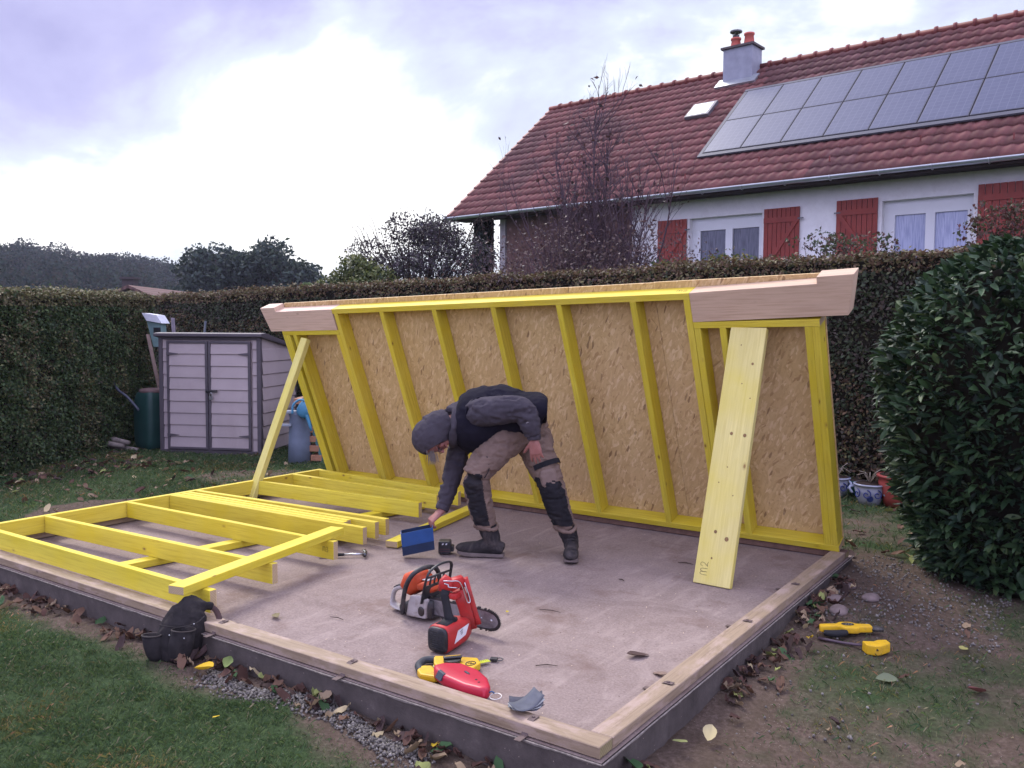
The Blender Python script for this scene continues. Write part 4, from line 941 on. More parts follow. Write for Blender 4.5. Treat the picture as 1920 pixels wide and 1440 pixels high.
# solar panels
m, t, b = new_mat('solar_glass', .55, .35); uv = N(t, 'ShaderNodeTexCoord').outputs['UV']
br = N(t, 'ShaderNodeTexBrick'); br.offset = 0; br.inputs['Scale'].default_value = 1; br.inputs['Brick Width'].default_value = .158; br.inputs['Row Height'].default_value = .158; br.inputs['Mortar Size'].default_value = .007
br.inputs['Color1'].default_value = (.050, .058, .11, 1); br.inputs['Color2'].default_value = (.058, .066, .12, 1); br.inputs['Mortar'].default_value = (.085, .095, .15, 1); t.links.new(uv, br.inputs[0]); t.links.new(br.outputs[0], b.inputs['Base Color'])
b.inputs['Coat Weight'].default_value = .05; b.inputs['Coat Roughness'].default_value = .25
SOLAR = m; FRM = plain('panel_frame', (.07, .07, .09), .6, .3, .1, 10)
ps = S0 + 7.72
for col_ in range(12):
    for row in range(2):
        s_, u_ = ps + col_ * 1.0, 1.60 + row * 1.575
        mb = MB(); o_ = RP(s_ + .012, u_ + .012, .075); mb.box(o_, HD * .976, UN * 1.55, RN * .035)
        f_ = mb.build('solar_panel', FRM, house)
        mb = MB(); q = [RP(s_ + .03 + dx, u_ + .03 + du, .1135) for dx, du in ((0, 0), (.94, 0), (.94, 1.514), (0, 1.514))]
        mb.face(q, [(0, 0), (.94, 0), (.94, 1.514), (0, 1.514)]); mb.build('panel_glass', SOLAR, f_)
mb = MB(); mb.box(RP(ps - .10, 1.45, .06), HD * 12.2, UN * .13, RN * .04); mb.box(RP(ps - .10, 1.58, .06), HD * .09, UN * 3.2, RN * .04); mb.box(RP(ps - .10, 4.76, .06), HD * 12.2, UN * .10, RN * .05); mb.build('panel_flashing', FRM, house)
# skylight
mb = MB(); s_, u_ = S0 + 6.25, 3.74; mb.box(RP(s_, u_, .05), HD * .72, UN * .72, RN * .09); sk = mb.build('skylight', plain('skylight_frame', (.11, .10, .11), .5, .4), house, bevel=.01)
mb = MB(); mb.box(RP(s_ + .07, u_ + .07, .1415), HD * .58, UN * .58, RN * .006); mb.build('pane', plain('sky_glass', (.62, .64, .70), .12, .6, .02, 2, bmp=0), sk)
# chimney
mb = MB(); cs, cw = S0 + 6.62, RW - .62
def cbox(mb, s0, s1, w0, w1, z0, z1): hbox(mb, s0, s1, w0, w1, z0, z1)
cbox(mb, cs, cs + .86, cw, cw + .62, RZ - .9, RZ + .50); ch = mb.build('chimney', plain('chimney_zinc', (.27, .28, .33), .6, .35, .15, 4), house)
mb = MB(); cbox(mb, cs - .06, cs + .92, cw - .06, cw + .68, RZ + .501, RZ + .56); mb.build('cap', plain('chimney_cap', (.10, .08, .08), .8, .2), ch)
mb = MB(); mb.box(RP(cs - .16, 5.38, .05), HD * 1.2, UN * .42, RN * .06) ; mb.build('flashing', GREY, ch)
POT = plain('terracotta_pot', (.52, .13, .10), .75, .2, .12, 8)
for k_, ds in enumerate((.22, .62)):
    mb = MB(); c_ = H(cs + ds, cw + .31, RZ + .56); h_ = .30 if k_ == 0 else .36
    mb.tube([c_, c_ + Vector((0, 0, .06)), c_ + Vector((0, 0, h_ - .06)), c_ + Vector((0, 0, h_ - .05)), c_ + Vector((0, 0, h_))], [.155, .15, .12, .145, .145], 14); mb.build('chimney_pot', POT, ch)
mb = MB(); c_ = H(cs + .22, cw + .31, RZ + .86); mb.tube([c_, c_ + Vector((0, 0, .09))], .075, 10); mb.tube([c_ + Vector((0, 0, .16)), c_ + Vector((0, 0, .20)), c_ + Vector((0, 0, .24))], [.17, .17, .03], 10, sm=False); 
for a in range(4): d_ = Vector((math.cos(a * 1.57), math.sin(a * 1.57), 0)) * .1; mb.tube([c_ + d_ * .8, c_ + d_ + Vector((0, 0, .18))], .01, 4)
mb.build('cowl', DKMETAL, ch)
# windows
WFR = plain('white_frame', (.66, .66, .68), .35, .45, .03, 3, bmp=0)
def glassm(name, lo, hi):
    m, t, b = new_mat(name, .06, .6); co = N(t, 'ShaderNodeTexCoord').outputs['UV']
    wv = noi(t, mapping(t, co, (9, .6, 1)), 3, 3, .5, .4); t.links.new(ramp(t, wv, [(.3, lo), (.7, hi)]), b.inputs['Base Color']); return m
G1 = glassm('net_curtain_dark', (.03, .035, .05), (.12, .13, .17)); G2 = glassm('net_curtain', (.26, .29, .44), (.44, .47, .62))
for (w_, gm, lab) in ((wins[0], G1, 'window with dark panes'), (wins[1], G2, 'window with pale net curtains')):
    s0, s1, z0, z1 = w_
    mb = MB(); W0, W1 = WD + .16, WD + .24
    hbox(mb, s0, s1, W0, W1, z0, z0 + .10); hbox(mb, s0, s1, W0, W1, z1 - .30, z1); hbox(mb, s0, s0 + .22, W0, W1, z0 + .10, z1 - .30); hbox(mb, s1 - .14, s1, W0, W1, z0 + .10, z1 - .30)
    mid = (s0 + .22 + s1 - .14) / 2; hbox(mb, mid - .09, mid + .09, W0 - .004, W1, z0 + .10, z1 - .30)
    f_ = mb.build('window', WFR, house); f_['label'] = lab
    for (a_, b_) in ((s0 + .22, mid - .09), (mid + .09, s1 - .14)):
        mb = MB(); q = [H(s, WD + .21, z) for s, z in ((a_, z0 + .1), (b_, z0 + .1), (b_, z1 - .3), (a_, z1 - .3))]; mb.face(q, [(0, 0), (1, 0), (1, 2), (0, 2)]); mb.build('pane', gm, f_)
    mb = MB(); hbox(mb, s0 - .05, s1 + .05, WD - .06, WD + .16, z0 - .09, z0 - .003); mb.build('sill', WHT, f_)
# shutters
SHR = plain('red_shutter', (.24, .040, .028), .55, .3, .15, 5, dirt=(.22, .035, .025))
def shutter(s0, s1, z1, flip):
    z0 = 2.72; mb = MB(); n_ = 8; w = (s1 - s0) / n_
    for i in range(n_): mb.box(H(s0 + i * w + .006, WD - .05, z0), HD * (w - .012), HN * .03, (0, 0, z1 - z0))
    o_ = mb.build('shutter', SHR, house)
    mb = MB(); mb.box(H(s0 + .01, WD - .075, z1 - .33), HD * (s1 - s0 - .02), HN * .024, (0, 0, .12)); mb.box(H(s0 + .01, WD - .075, z0 + .2), HD * (s1 - s0 - .02), HN * .024, (0, 0, .12))
    a_, b_ = (s0 + .06, s1 - .14) if flip else (s1 - .06, s0 + .14)
    p0, p1 = H(a_, WD - .074, z0 + .33), H(b_, WD - .074, z1 - .33); dd = p1 - p0; mb.box(p0, dd, HD * (.11 if flip else -.11), HN * .022)
    mb.build('batten', SHR, o_)
    mb = MB(); hs_ = s1 if flip else s0; mb.box(H(hs_ - .04, WD - .078, z1 - .28), HD * .14, HN * .012, (0, 0, .03)); mb.build('hinge', DKMETAL, o_)
shutter(-11.62, -10.80, 4.27, True); shutter(-8.80, -7.95, 4.33, True); shutter(-7.13, -6.25, 4.37, False); shutter(-4.34, -3.30, 4.44, True); 
mb = MB(); hbox(mb, -3.28, -2.3, WD - .05, WD - .02, 2.72, 4.44); mb.build('shutter', SHR, house)
# far bungalow: only its roof shows over the left hedge
bl = pol(145.8, 55); bun = empty('bungalow', (*bl, -.55), 'distant low house, only its brown tiled roof and cream gable showing over the hedge', 'house', rz=R(-55))
mb = MB(); mb.prism([(-4.3, -3, 0), (-4.3, 3, 0), (-4.3, 3, 2.7), (-4.3, 0, 4.0), (-4.3, -3, 2.7)], (10.6, 0, 0)); mb.build('wall', plain('cream_render', (.62, .56, .40), .9, .1), bun)
m, t, b = new_mat('brown_tiles', .8, .2); co = N(t, 'ShaderNodeTexCoord').outputs['Object']
wv = N(t, 'ShaderNodeTexWave'); wv.inputs['Scale'].default_value = 1.1; wv.inputs['Distortion'].default_value = .4; wv.bands_direction = 'Y'; t.links.new(co, wv.inputs[0]); t.links.new(ramp(t, wv.outputs[1], [(0, (.08, .045, .04)), (1, (.15, .085, .075))]), b.inputs['Base Color'])
mb = MB(); mb.prism([(-4.6, -3.5, 2.55), (-4.6, 0, 4.08), (-4.6, 3.5, 2.55), (-4.6, 3.5, 2.7), (-4.6, 0, 4.24), (-4.6, -3.5, 2.7)], (11.2, 0, 0)); mb.build('roof', m, bun)
mb = MB(); mb.box((4.6, -.9, 3.4), (.6, 0, 0), (0, .6, 0), (0, 0, 1.2)); mb.box((4.5, -1, 4.6), (.8, 0, 0), (0, .8, 0), (0, 0, .12)); mb.build('chimney', plain('dark_chimney', (.06, .05, .05), .8, .2), bun)

# ------------------------------------------------------------------ plastic shed
SA = R(26.0); sh = empty('garden_shed', (-9.22, 4.34, -.2), 'low taupe plastic garden shed with dark frame and padlocked double doors', 'shed', rz=SA)
PAN = plain('taupe_panel', (.40, .335, .33), .6, .3, .06, 3, bmp=.2, dirt=(.33, .27, .26)); FRD = plain('charcoal_frame', (.085, .072, .08), .55, .35, .12, 5)
WS, HS, DS = 1.44, 1.60, 1.15
def lap(mb, o, dx, nx, w_, z0, z1, rows, proud=.0):
    """lapped boards on a wall plane: o corner, dx along, nx outward"""
    o, dx, nx = Vector(o), Vector(dx), Vector(nx); hgt = (z1 - z0) / rows
    for i in range(rows):
        a, b_ = z0 + i * hgt, z0 + (i + 1) * hgt
        pr = [(a, .018), (b_ - .014, .006), (b_ - .010, .0), (b_, .0)]
        for (za, pa), (zb, pb) in zip(pr[:-1], pr[1:]):
            mb.face([o + nx * pa + Vector((0, 0, za)), o + dx * w_ + nx * pa + Vector((0, 0, za)), o + dx * w_ + nx * pb + Vector((0, 0, zb)), o + nx * pb + Vector((0, 0, zb))])
        mb.face([o + nx * .0 + Vector((0, 0, a)), o + dx * w_ + nx * .0 + Vector((0, 0, a)), o + dx * w_ + nx * .018 + Vector((0, 0, a)), o + nx * .018 + Vector((0, 0, a))])
mb = MB(); lap(mb, (.03, .0, 0), (1, 0, 0), (0, -1, 0), .07, .05, HS, 9); lap(mb, (WS - .11, 0, 0), (1, 0, 0), (0, -1, 0), .07, .05, HS, 9)
lap(mb, (WS, .03, 0), (0, 1, 0), (1, 0, 0), DS - .06, .05, HS - .16, 8); lap(mb, (0, DS - .03, 0), (0, -1, 0), (-1, 0, 0), DS - .06, .05, HS - .16, 8)
mb.box((.01, .002, .05), (WS - .02, 0, 0), (0, DS - .01, 0), (0, 0, HS - .22)); mb.prism([(WS - .002, .01, 1.38), (WS - .002, DS - .01, 1.38), (WS - .002, DS - .01, 1.40), (WS - .002, .01, 1.60)], (-WS + .01, 0, 0))
mb.build('wall', PAN, sh)
mb = MB()
for x in (-.01, WS - .045): mb.box((x, -.03, .03), (.055, 0, 0), (0, .055, 0), (0, 0, HS - .03))
mb.box((-.01, -.032, .0), (WS + .02, 0, 0), (0, .06, 0), (0, 0, .06)); mb.box((.045, -.025, HS - .05), (WS - .09, 0, 0), (0, .03, 0), (0, 0, .055)); mb.box((WS, -.0, 0), (.012, 0, 0), (0, DS, 0), (0, 0, .05)); mb.box((WS - .04, DS - .05, .03), (.055, 0, 0), (0, .055, 0), (0, 0, HS - .24))
mb.build('frame', FRD, sh, bevel=.004)
for k_, (x0, x1) in enumerate(((.115, .705), (.715, 1.315))):
    mb = MB(); lap(mb, (x0 + .03, -.028, 0), (1, 0, 0), (0, -1, 0), x1 - x0 - .06, .085, HS - .08, 9); mb.box((x0 + .01, -.026, .075), (x1 - x0 - .02, 0, 0), (0, .02, 0), (0, 0, HS - .15)); dr = mb.build('door', PAN, sh)
    mb = MB()
    for x in (x0, x1 - .035): mb.box((x, -.05, .07), (.035, 0, 0), (0, .03, 0), (0, 0, HS - .14))
    mb.box((x0 + .035, -.05, .07), (x1 - x0 - .07, 0, 0), (0, .03, 0), (0, 0, .03)); mb.box((x0 + .035, -.05, HS - .10), (x1 - x0 - .07, 0, 0), (0, .03, 0), (0, 0, .03)); mb.build('door_frame', FRD, dr, bevel=.004)
    for z in (.26, 1.36):
        mb = MB(); hx = x0 if k_ == 0 else x1; sg = 1 if k_ == 0 else -1
        mb.prism([(hx, -.055, z - .022), (hx + sg * .17, -.055, z - .003), (hx + sg * .17, -.055, z + .003), (hx, -.055, z + .022)], (0, .006, 0)); mb.build('hinge', FRD, dr)
mb = MB(); mb.tube([(.735, -.055, .86), (.80, -.075, .862), (.845, -.055, .86)], .016, 8, smooth=3); mb.tube([(.70, -.07, .86), (.70, -.05, .86)], .02, 8); hd = mb.build('handle', BLACKP, sh)
mb = MB(); mb.box((.738, -.085, .75), (.05, 0, 0), (0, .02, 0), (0, 0, .045)); mb.tube([(.748, -.075, .795), (.748, -.075, .83), (.763, -.075, .842), (.778, -.075, .83), (.778, -.075, .795)], .005, 6, smooth=3); mb.build('padlock', STEEL, sh)
mb = MB(); mb.prism([(-.05, -.09, HS + .035), (-.05, -.09, HS - .01), (-.05, DS + .05, HS - .20), (-.05, DS + .05, HS - .155), (-.05, .05, HS + .045)], (WS + .10, 0, 0)); mb.build('roof', FRD, sh, bevel=.012)
pad = MB(); pad.box((0, 0, 0), (1.85 * math.cos(SA), 1.85 * math.sin(SA), 0), (-1.3 * math.sin(SA), 1.3 * math.cos(SA), 0), (0, 0, .055)); o = pad.build('shed_plinth', plain('plinth_concrete', (.36, .33, .31), .9, .1, .2, 6), None, bevel=.012); o.location = (-9.37, 4.17, -.245); tag(o, 'thin concrete plinth the plastic shed stands on', 'plinth')
for o_ in (sh,): o_.location.z = -.188
def P3(x, y, z=0): return Vector((x, y, z))
# green composter left of the shed
gb = empty('compost_bin', (-9.60, 4.46, -.2), 'dark green plastic compost bin between the left hedge and the shed', 'bin')
GRN = plain('dark_green_plastic', (.012, .045, .038), .45, .35, .12, 5)
mb = MB(); mb.ell((0, 0, .42), (.21, .21, .44), 0, 20, None, 14, .45); mb.build('body', GRN, gb)
mb = MB(); mb.ell((0, 0, .83), (.17, .17, .05), 0, 18, None, 6, .7); mb.build('lid', plain('faded_lid', (.14, .09, .085), .7, .2), gb)
hz = empty('hose', (-9.95, 4.35, .5), 'dark bent hose hanging over the green compost bin', 'hose')
mb = MB(); mb.tube([(-.45, -.1, .72), (-.40, -.1, .55), (-.2, -.15, .30), (.0, -.2, .16), (.2, -.18, .06), (.34, -.1, -.12)], .018, 7, smooth=5); mb.build('hose_tube', plain('grey_hose', (.07, .075, .10), .5, .3), hz)
# poles behind the shed corner
def pole(name, a, b, r, col, lab, cat, grp=None):
    mb = MB(); a = Vector(a); b = Vector(b); mb.tube([(0, 0, 0), (b - a) * .5, b - a], r, 8); o = mb.build(name, plain(name + '_finish', col, .7, .2, .2, 10), None); o.location = a; return tag(o, lab, cat, grp)
pole('garden_pole', (-9.38, 4.75, -.2), (-9.98, 5.05, 1.66), (.028, .012), (.10, .085, .11), 'dark metal pole leaning behind the left corner of the shed', 'pole', 'poles leaning behind the shed')
pole('garden_pole', (-9.40, 4.62, -.2), (-10.10, 4.72, 1.42), (.03, .012), (.17, .12, .10), 'weathered wooden pole leaning against the left side of the shed', 'pole', 'poles leaning behind the shed')
pole('garden_pole', (-9.33, 4.9, -.2), (-9.55, 5.3, 1.62), (.018, .010), (.05, .06, .08), 'thin dark rod rising behind the left end of the shed roof', 'pole', 'poles leaning behind the shed')
fd = empty('feeder_box', (-10.20, 4.85, 1.60), 'pale green and white box fixed high on the dark pole above the shed corner', 'box', rz=SA)
mb = MB(); mb.prism([(-.02, -.1, .02), (.2, -.1, -.02), (.22, -.1, -.36), (.08, -.1, -.36)], (0, .14, 0)); mb.build('body', plain('pale_green_metal', (.16, .25, .24), .5, .3), fd)
mb = MB(); mb.prism([(-.07, -.14, .13), (.16, -.14, .10), (.24, -.14, -.02), (.0, -.14, .02)], (0, .22, 0)); mb.build('hood', plain('white_metal', (.60, .62, .66), .4, .4), fd)
mb = MB(); mb.box((.09, -.107, -.17), (.11, 0, 0), (0, .004, 0), (0, 0, .09)); mb.build('window', BLACKP, fd)
# logs by the hedge foot
for i, (dx, dy, l, a) in enumerate(((0, 0, .8, 10), (.05, -.10, .6, 14), (.0, .03, .7, 3))):
    mb = MB(); c_, s_ = math.cos(R(a)), math.sin(R(a)); mb.tube([(0, 0, 0), (l * c_ * .5, l * s_ * .5, .02), (l * c_, l * s_, 0)], [.035, .04, .03], 8); o = mb.build('log', plain('grey_log', (.20, .17, .15), .9, .1, .3, 20)); o.location = (-10.35 + dx, 4.05 + dy, -.16 + i * .05)
    tag(o, ('lowest grey log at the hedge foot beside the green bin', 'short grey log lying in front of the others at the hedge foot', 'grey log on top of the pile beside the green bin')[i], 'log', 'logs at the hedge foot')
# grey bin with blue watering can, and slatted rack
gbin = empty('grey_container', (-7.02, 4.84, -.2), 'tall grey plastic container standing right of the shed, behind the left prop', 'container', rz=R(34))
mb = MB(); mb.tube([(0, 0, .0), (0, 0, .3), (0, 0, .62), (0, 0, .645), (0, 0, .66)], [(.20, .15), (.185, .14), (.165, .125), (.18, .14), (.18, .14)], 16); mb.build('body', plain('grey_plastic', (.15, .18, .24), .55, .3, .15, 5), gbin)
mb = MB(); mb.box((-.20, -.17, .66), (.22, 0, 0), (0, .10, 0), (0, 0, .035)); mb.box((-.19, -.17, .50), (.12, 0, 0), (0, .05, 0), (0, 0, .03)); mb.build('handle', plain('pale_grey_plastic', (.26, .29, .33), .5, .3), gbin, bevel=.006)
wc = empty('watering_can', (-6.92, 4.80, .30), 'faded blue watering can hooked on the grey container', 'watering can', rz=R(34))
BLU = plain('faded_blue_plastic', (.07, .24, .38), .5, .35, .2, 6)
mb = MB(); mb.ell((.05, -.06, .22), (.10, .08, .12), 0, 14, Matrix.Rotation(R(35), 3, 'Y'), 8, .8); mb.build('body', BLU, wc)
mb = MB(); mb.tube([(-.10, -.12, .16), (-.09, -.12, .27), (.0, -.12, .34), (.10, -.1, .30)], .014, 8, smooth=4); mb.build('handle', BLU, wc)
mb = MB(); mb.tube([(.06, -.1, .18), (.10, -.1, .06), (.13, -.1, -.05)], [.03, .02, .014], 8, smooth=2); mb.build('spout', BLU, wc)
rk = empty('slatted_rack', (-6.84, 4.97, -.2), 'leaning wooden slat rack seen end-on between the grey container and the wall frame', 'rack', rz=R(30))
OAKM = plain('orange_brown_slat', (.34, .17, .10), .7, .25, .15, 10)
A0, A1 = Vector((.06, -.1, .02)), Vector((-.24, .05, .84))
for i in range(7):
    c_ = A0.lerp(A1, (i + .3) / 7); mb = MB(); mb.box(c_ + Vector((-.11, 0, 0)), (.14, 0, .0), (0, .9, .0), (0, 0, .075)); mb.build('slat', OAKM, rk, bevel=.003, seg=1)
mb = MB(); mb.box(A0 + Vector((.02, 0, 0)), A1 - A0, (.03, 0, 0), (0, .04, 0)); mb.box(A0 + Vector((.02, .8, 0)), A1 - A0, (.03, 0, 0), (0, .04, 0)); mb.build('rail', plain('teal_rail', (.05, .12, .12), .6, .2), rk)
# flower pots by the back hedge
GLZ = None
m, t, b = new_mat('glazed_white_blue', .25, .5); co = N(t, 'ShaderNodeTexCoord').outputs['Object']
vo = N(t, 'ShaderNodeTexVoronoi'); vo.inputs['Scale'].default_value = 6.5; t.links.new(co, vo.inputs[0])
rg = ramp(t, vo.outputs['Distance'], [(.16, (0, 0, 0)), (.20, (1, 1, 1)), (.30, (1, 1, 1)), (.34, (0, 0, 0))]); t.links.new(mix(t, rg, (.36, .38, .46), (.04, .06, .22)), b.inputs['Base Color']); GLZ = m
SOIL = plain('potting_soil', (.05, .035, .028), .95, .05)
def pot(x, y, r, h, mat, lab, rim=True, ears=False, plant=False):
    z = g1(x, y); p = empty('flower_pot', (x, y, z), lab, 'plant pot', 'pots in front of the back hedge')
    mb = MB(); mb.tube([(0, 0, 0), (0, 0, h * .3), (0, 0, h * .75), (0, 0, h * .92), (0, 0, h * .93), (0, 0, h)], [r * .68, r * .82, r * .98, r * .92, r * 1.06, r * 1.06], 20, cap=True); mb.build('body', mat, p)
    mb = MB(); mb.tube([(0, 0, h), (0, 0, h + .003)], r * .92, 16); mb.build('soil', SOIL, p)
    if mat is GLZ:
        mb = MB()
        for a_ in (-2.25, -1.55, -.85):
            cc = Vector((r * 1.0 * math.cos(a_), r * 1.0 * math.sin(a_), h * .55)); tx = Vector((-math.sin(a_), math.cos(a_), 0)); sp_ = [cc * 1.0 + tx * (.008 + .0055 * q_) * math.cos(q_ * 1.1) + Vector((0, 0, (.008 + .0055 * q_) * math.sin(q_ * 1.1))) for q_ in np.linspace(0, 7, 18)]
            mb.tube(sp_, .006, 5)
        mb.build('blue_scroll', plain('cobalt_glaze', (.03, .045, .20), .3, .5), p)
    if ears:
        mb = MB()
        for sg in (-1, 1): mb.tube([(sg * r * .95, -.02, h * .85), (sg * r * 1.22, -.05, h * .75), (sg * r * 1.0, -.06, h * .5)], .012, 7, smooth=4)
        mb.build('handle', plain('glaze_handle', (.30, .34, .46), .3, .5), p)
    if plant:
        mb = MB()
        for i in range(7): a = i * .9; mb.tube([(0, 0, h), (math.cos(a) * .06, math.sin(a) * .06, h + .1), (math.cos(a) * .13, math.sin(a) * .1, h + random.uniform(.04, .16))], .003, 4)
        mb.build('dry_stems', plain('pale_stem', (.35, .30, .24), .8, .1), p)
pot(-.85, 6.45, .125, .20, GLZ, 'white pot with blue scrolls half hidden by the end of the leaning wall', plant=True, ears=True)
pot(-.69, 6.62, .09, .16, plain('green_glaze', (.03, .12, .10), .3, .5), 'small dark green pot between the two blue and white pots')
pot(-.50, 6.30, .145, .20, GLZ, 'wide white handled pot with blue scrolls, fully in view', ears=True, plant=True)
pot(-.24, 6.36, .20, .30, plain('red_plastic_pot', (.36, .07, .06), .6, .3), 'red plastic pot next to the laurel bush')
# ------------------------------------------------------------------ worker
RZ = R(34.85)
def organic(mb, name, vox, mats, parent, smooth=4, wr=0.0, wf=14, wst=(1, 1, 1), slotf=None, seed=0, cut=None):
    """union of overlapping closed tubes as one continuous surface, with cloth-like folds"""
    me = bpy.data.meshes.new('tmp'); me.from_pydata(mb.v, [], mb.f); bm = bmesh.new(); bm.from_mesh(me); bmesh.ops.remove_doubles(bm, verts=bm.verts, dist=1e-5); bmesh.ops.recalc_face_normals(bm, faces=bm.faces); bm.to_mesh(me); bm.free()
    tmp = bpy.data.objects.new('tmp', me); COL.objects.link(tmp)
    md = tmp.modifiers.new('r', 'REMESH'); md.mode = 'VOXEL'; md.voxel_size = vox
    if smooth: ms = tmp.modifiers.new('s', 'SMOOTH'); ms.iterations = smooth; ms.factor = .6
    dg = bpy.context.evaluated_depsgraph_get(); dg.update(); out_me = bpy.data.meshes.new_from_object(tmp.evaluated_get(dg)); bpy.data.objects.remove(tmp); bpy.data.meshes.remove(me)
    out_me.name = name
    if wr:
        nv = len(out_me.vertices); co = np.empty(nv * 3); nr = np.empty(nv * 3); out_me.vertices.foreach_get('co', co); out_me.vertices.foreach_get('normal', nr); co = co.reshape(-1, 3); nr = nr.reshape(-1, 3)
        d = np.array([noise.fractal(Vector((p[0] * wst[0], p[1] * wst[1], p[2] * wst[2])) * wf + Vector((seed, 0, 0)), 1.0, 2.0, 3) for p in co])
        rid = 1 - np.abs(d) * 2.2
        co += nr * ((d * .5 + rid * .5) * wr)[:, None]; out_me.vertices.foreach_set('co', co.ravel())
    if cut:
        bm = bmesh.new(); bm.from_mesh(out_me); bmesh.ops.delete(bm, geom=[v for v in bm.verts if cut(v.co)], context='VERTS'); bm.to_mesh(out_me); bm.free()
    out_me.materials.clear()
    for m_ in mats: out_me.materials.append(m_)
    for p in out_me.polygons:
        p.use_smooth = True
        if slotf: p.material_index = slotf(p.center)
    out_me.update(); o = bpy.data.objects.new(name, out_me); COL.objects.link(o); o.parent = parent; return o
def cloth(name, c, var=.12, dirt=None, fuzz=.25, sc=9):
    m, t, b = new_mat(name, .95, .12); co = N(t, 'ShaderNodeTexCoord').outputs['Object']
    q = ramp(t, noi(t, co, sc, 6, .65), [(.3, tuple(x * (1 - var) for x in c)), (.7, tuple(x * (1 + var) for x in c))])
    if dirt: q = mix(t, ramp(t, noi(t, co, 7, 7, .7, .5), [(.5, (0, 0, 0)), (.7, (.7, .7, .7))]), q, dirt)
    t.links.new(q, b.inputs['Base Color']); bump(t, b, noi(t, co, 420, 3), fuzz, .002); b.inputs['Sheen Weight'].default_value = .0
    return m
worker = empty('person', (-1.86, 2.21, 0.0), 'person in grey hoodie, black vest and khaki trousers bending down with a blue box', 'person', rz=RZ)
m, t, b = new_mat('skin', .5, .35); co = N(t, 'ShaderNodeTexCoord').outputs['Object']
t.links.new(ramp(t, noi(t, co, 22, 5), [(.3, (.26, .105, .085)), (.7, (.35, .155, .125))]), b.inputs['Base Color']); b.inputs['Subsurface Weight'].default_value = .08; b.inputs['Subsurface Radius'].default_value = (.02, .008, .004); bump(t, b, noi(t, co, 200, 3), .2, .001); SKIN = m
HOOD = cloth('hoodie_cloth', (.056, .049, .058), .18, fuzz=.5); VEST = cloth('vest_cloth', (.011, .010, .017), .2, dirt=(.018, .015, .022))
KHK = cloth('khaki_cloth', (.185, .130, .103), .18, dirt=(.10, .070, .056)); BPT = cloth('black_panel', (.020, .019, .022), .25, dirt=(.05, .042, .04))
BOOTM = cloth('boot_leather', (.030, .027, .028), .3, dirt=(.13, .105, .095), fuzz=.3, sc=14); SOLE = plain('boot_sole', (.15, .12, .11), .85, .2, .2, 20)
def hand(mb, wr, d, n, curls, thumb_side, sc=1.0, thumb_curl=.5, spread=.10):
    """palm, four fingers, thumb; d = direction of the fingers, n = normal of the back of the hand"""
    wr = Vector(wr); d = Vector(d).normalized(); n = Vector(n); n = (n - d * n.dot(d)).normalized(); s = d.cross(n) * thumb_side   # s points to the thumb side
    mb.tube([wr - d * .03, wr, wr + d * .03 * sc, wr + d * .065 * sc, wr + d * .092 * sc], [(.026 * sc, .020 * sc), (.027 * sc, .019 * sc), (.037 * sc, .018 * sc), (.042 * sc, .016 * sc), (.040 * sc, .012 * sc)], 14, up=n)
    Ls = (.072, .080, .075, .058)
    for i in range(4):
        o = wr + d * (.085 - .004 * abs(i - 1.3)) * sc + s * (.031 - .0205 * i) * sc; fd = (d + s * (spread * (1.5 - i))).normalized(); a = 0; p = o.copy(); pts = [p - fd * .02, p.copy()]; rr = [.0105 * sc, .0102 * sc]
        for k_, fr_ in enumerate((.46, .31, .23)):
            a += curls[i] * (1.0, 1.1, .7)[k_]; q = (fd * math.cos(a) - n * math.sin(a)); p = p + q * Ls[i] * fr_ * sc; pts.append(p.copy()); rr.append((.0092, .0082, .0064)[k_] * sc)
        mb.tube(pts, rr, 8, smooth=2, up=s)
    o = wr + d * .022 * sc + s * .030 * sc; p = o; q = (s * .75 + d * .65 - n * .25).normalized(); pts = [o - q * .015, o]; rr = [.014 * sc, .0135 * sc]
    for k_, l in enumerate((.034, .030, .022)):
        q = (q + d * .25 * thumb_curl - n * .45 * thumb_curl).normalized(); p = p + q * l * sc; pts.append(p.copy()); rr.append((.0115, .0105, .008)[k_] * sc)
    mb.tube(pts, rr, 8, smooth=2, up=n)
# body
mb = MB()
mb.tube([(.06, 0, .88), (-.05, 0, .93), (-.2, 0, .95), (-.33, 0, .94), (-.42, -.02, .91)], [(.13, .09), (.14, .10), (.15, .11), (.15, .11), (.08, .07)], 16, smooth=2)
mb.tube([(-.38, -.03, .92), (-.47, -.07, .89), (-.54, -.10, .84)], [.062, .055, .055], 12)
U = Vector((-.86, -.05, -.42)).normalized(); Fd = Vector((.40, -.34, -.86)); Fd = (Fd - U * Fd.dot(U)).normalized(); Sd = U.cross(Fd)
HC_ = Vector((-.572, -.10, .800)); RM = Matrix((Sd, Fd, U)).transposed()
hp = lambda s, f, u: HC_ + Sd * s + Fd * f + U * u
mb.ell(HC_ + U * .02, (.076, .093, .098), 0, 18, RM, 12)
mb.tube([hp(0, .0, -.02), hp(0, .045, -.06), hp(0, .062, -.092)], [(.062, .062), (.054, .05), (.032, .028)], 12)      # jaw and chin
mb.tube([hp(0, .090, .012), hp(0, .108, -.012), hp(0, .112, -.026)], [.010, .014, .012], 8)                           # nose
for sg in (-1, 1):
    mb.ell(hp(sg * .030, .084, .012), (.017, .010, .012), 0, 8, RM, 6); mb.ell(hp(sg * .079, .0, -.005), (.010, .020, .032), 0, 8, RM, 6)  # brows and ears
    mb.ell(hp(sg * .034, .074, -.028), (.022, .020, .022), 0, 8, RM, 6)
mb.tube([hp(-.022, .092, -.052), hp(0, .098, -.052), hp(.022, .092, -.052)], [.006, .008, .006], 6)
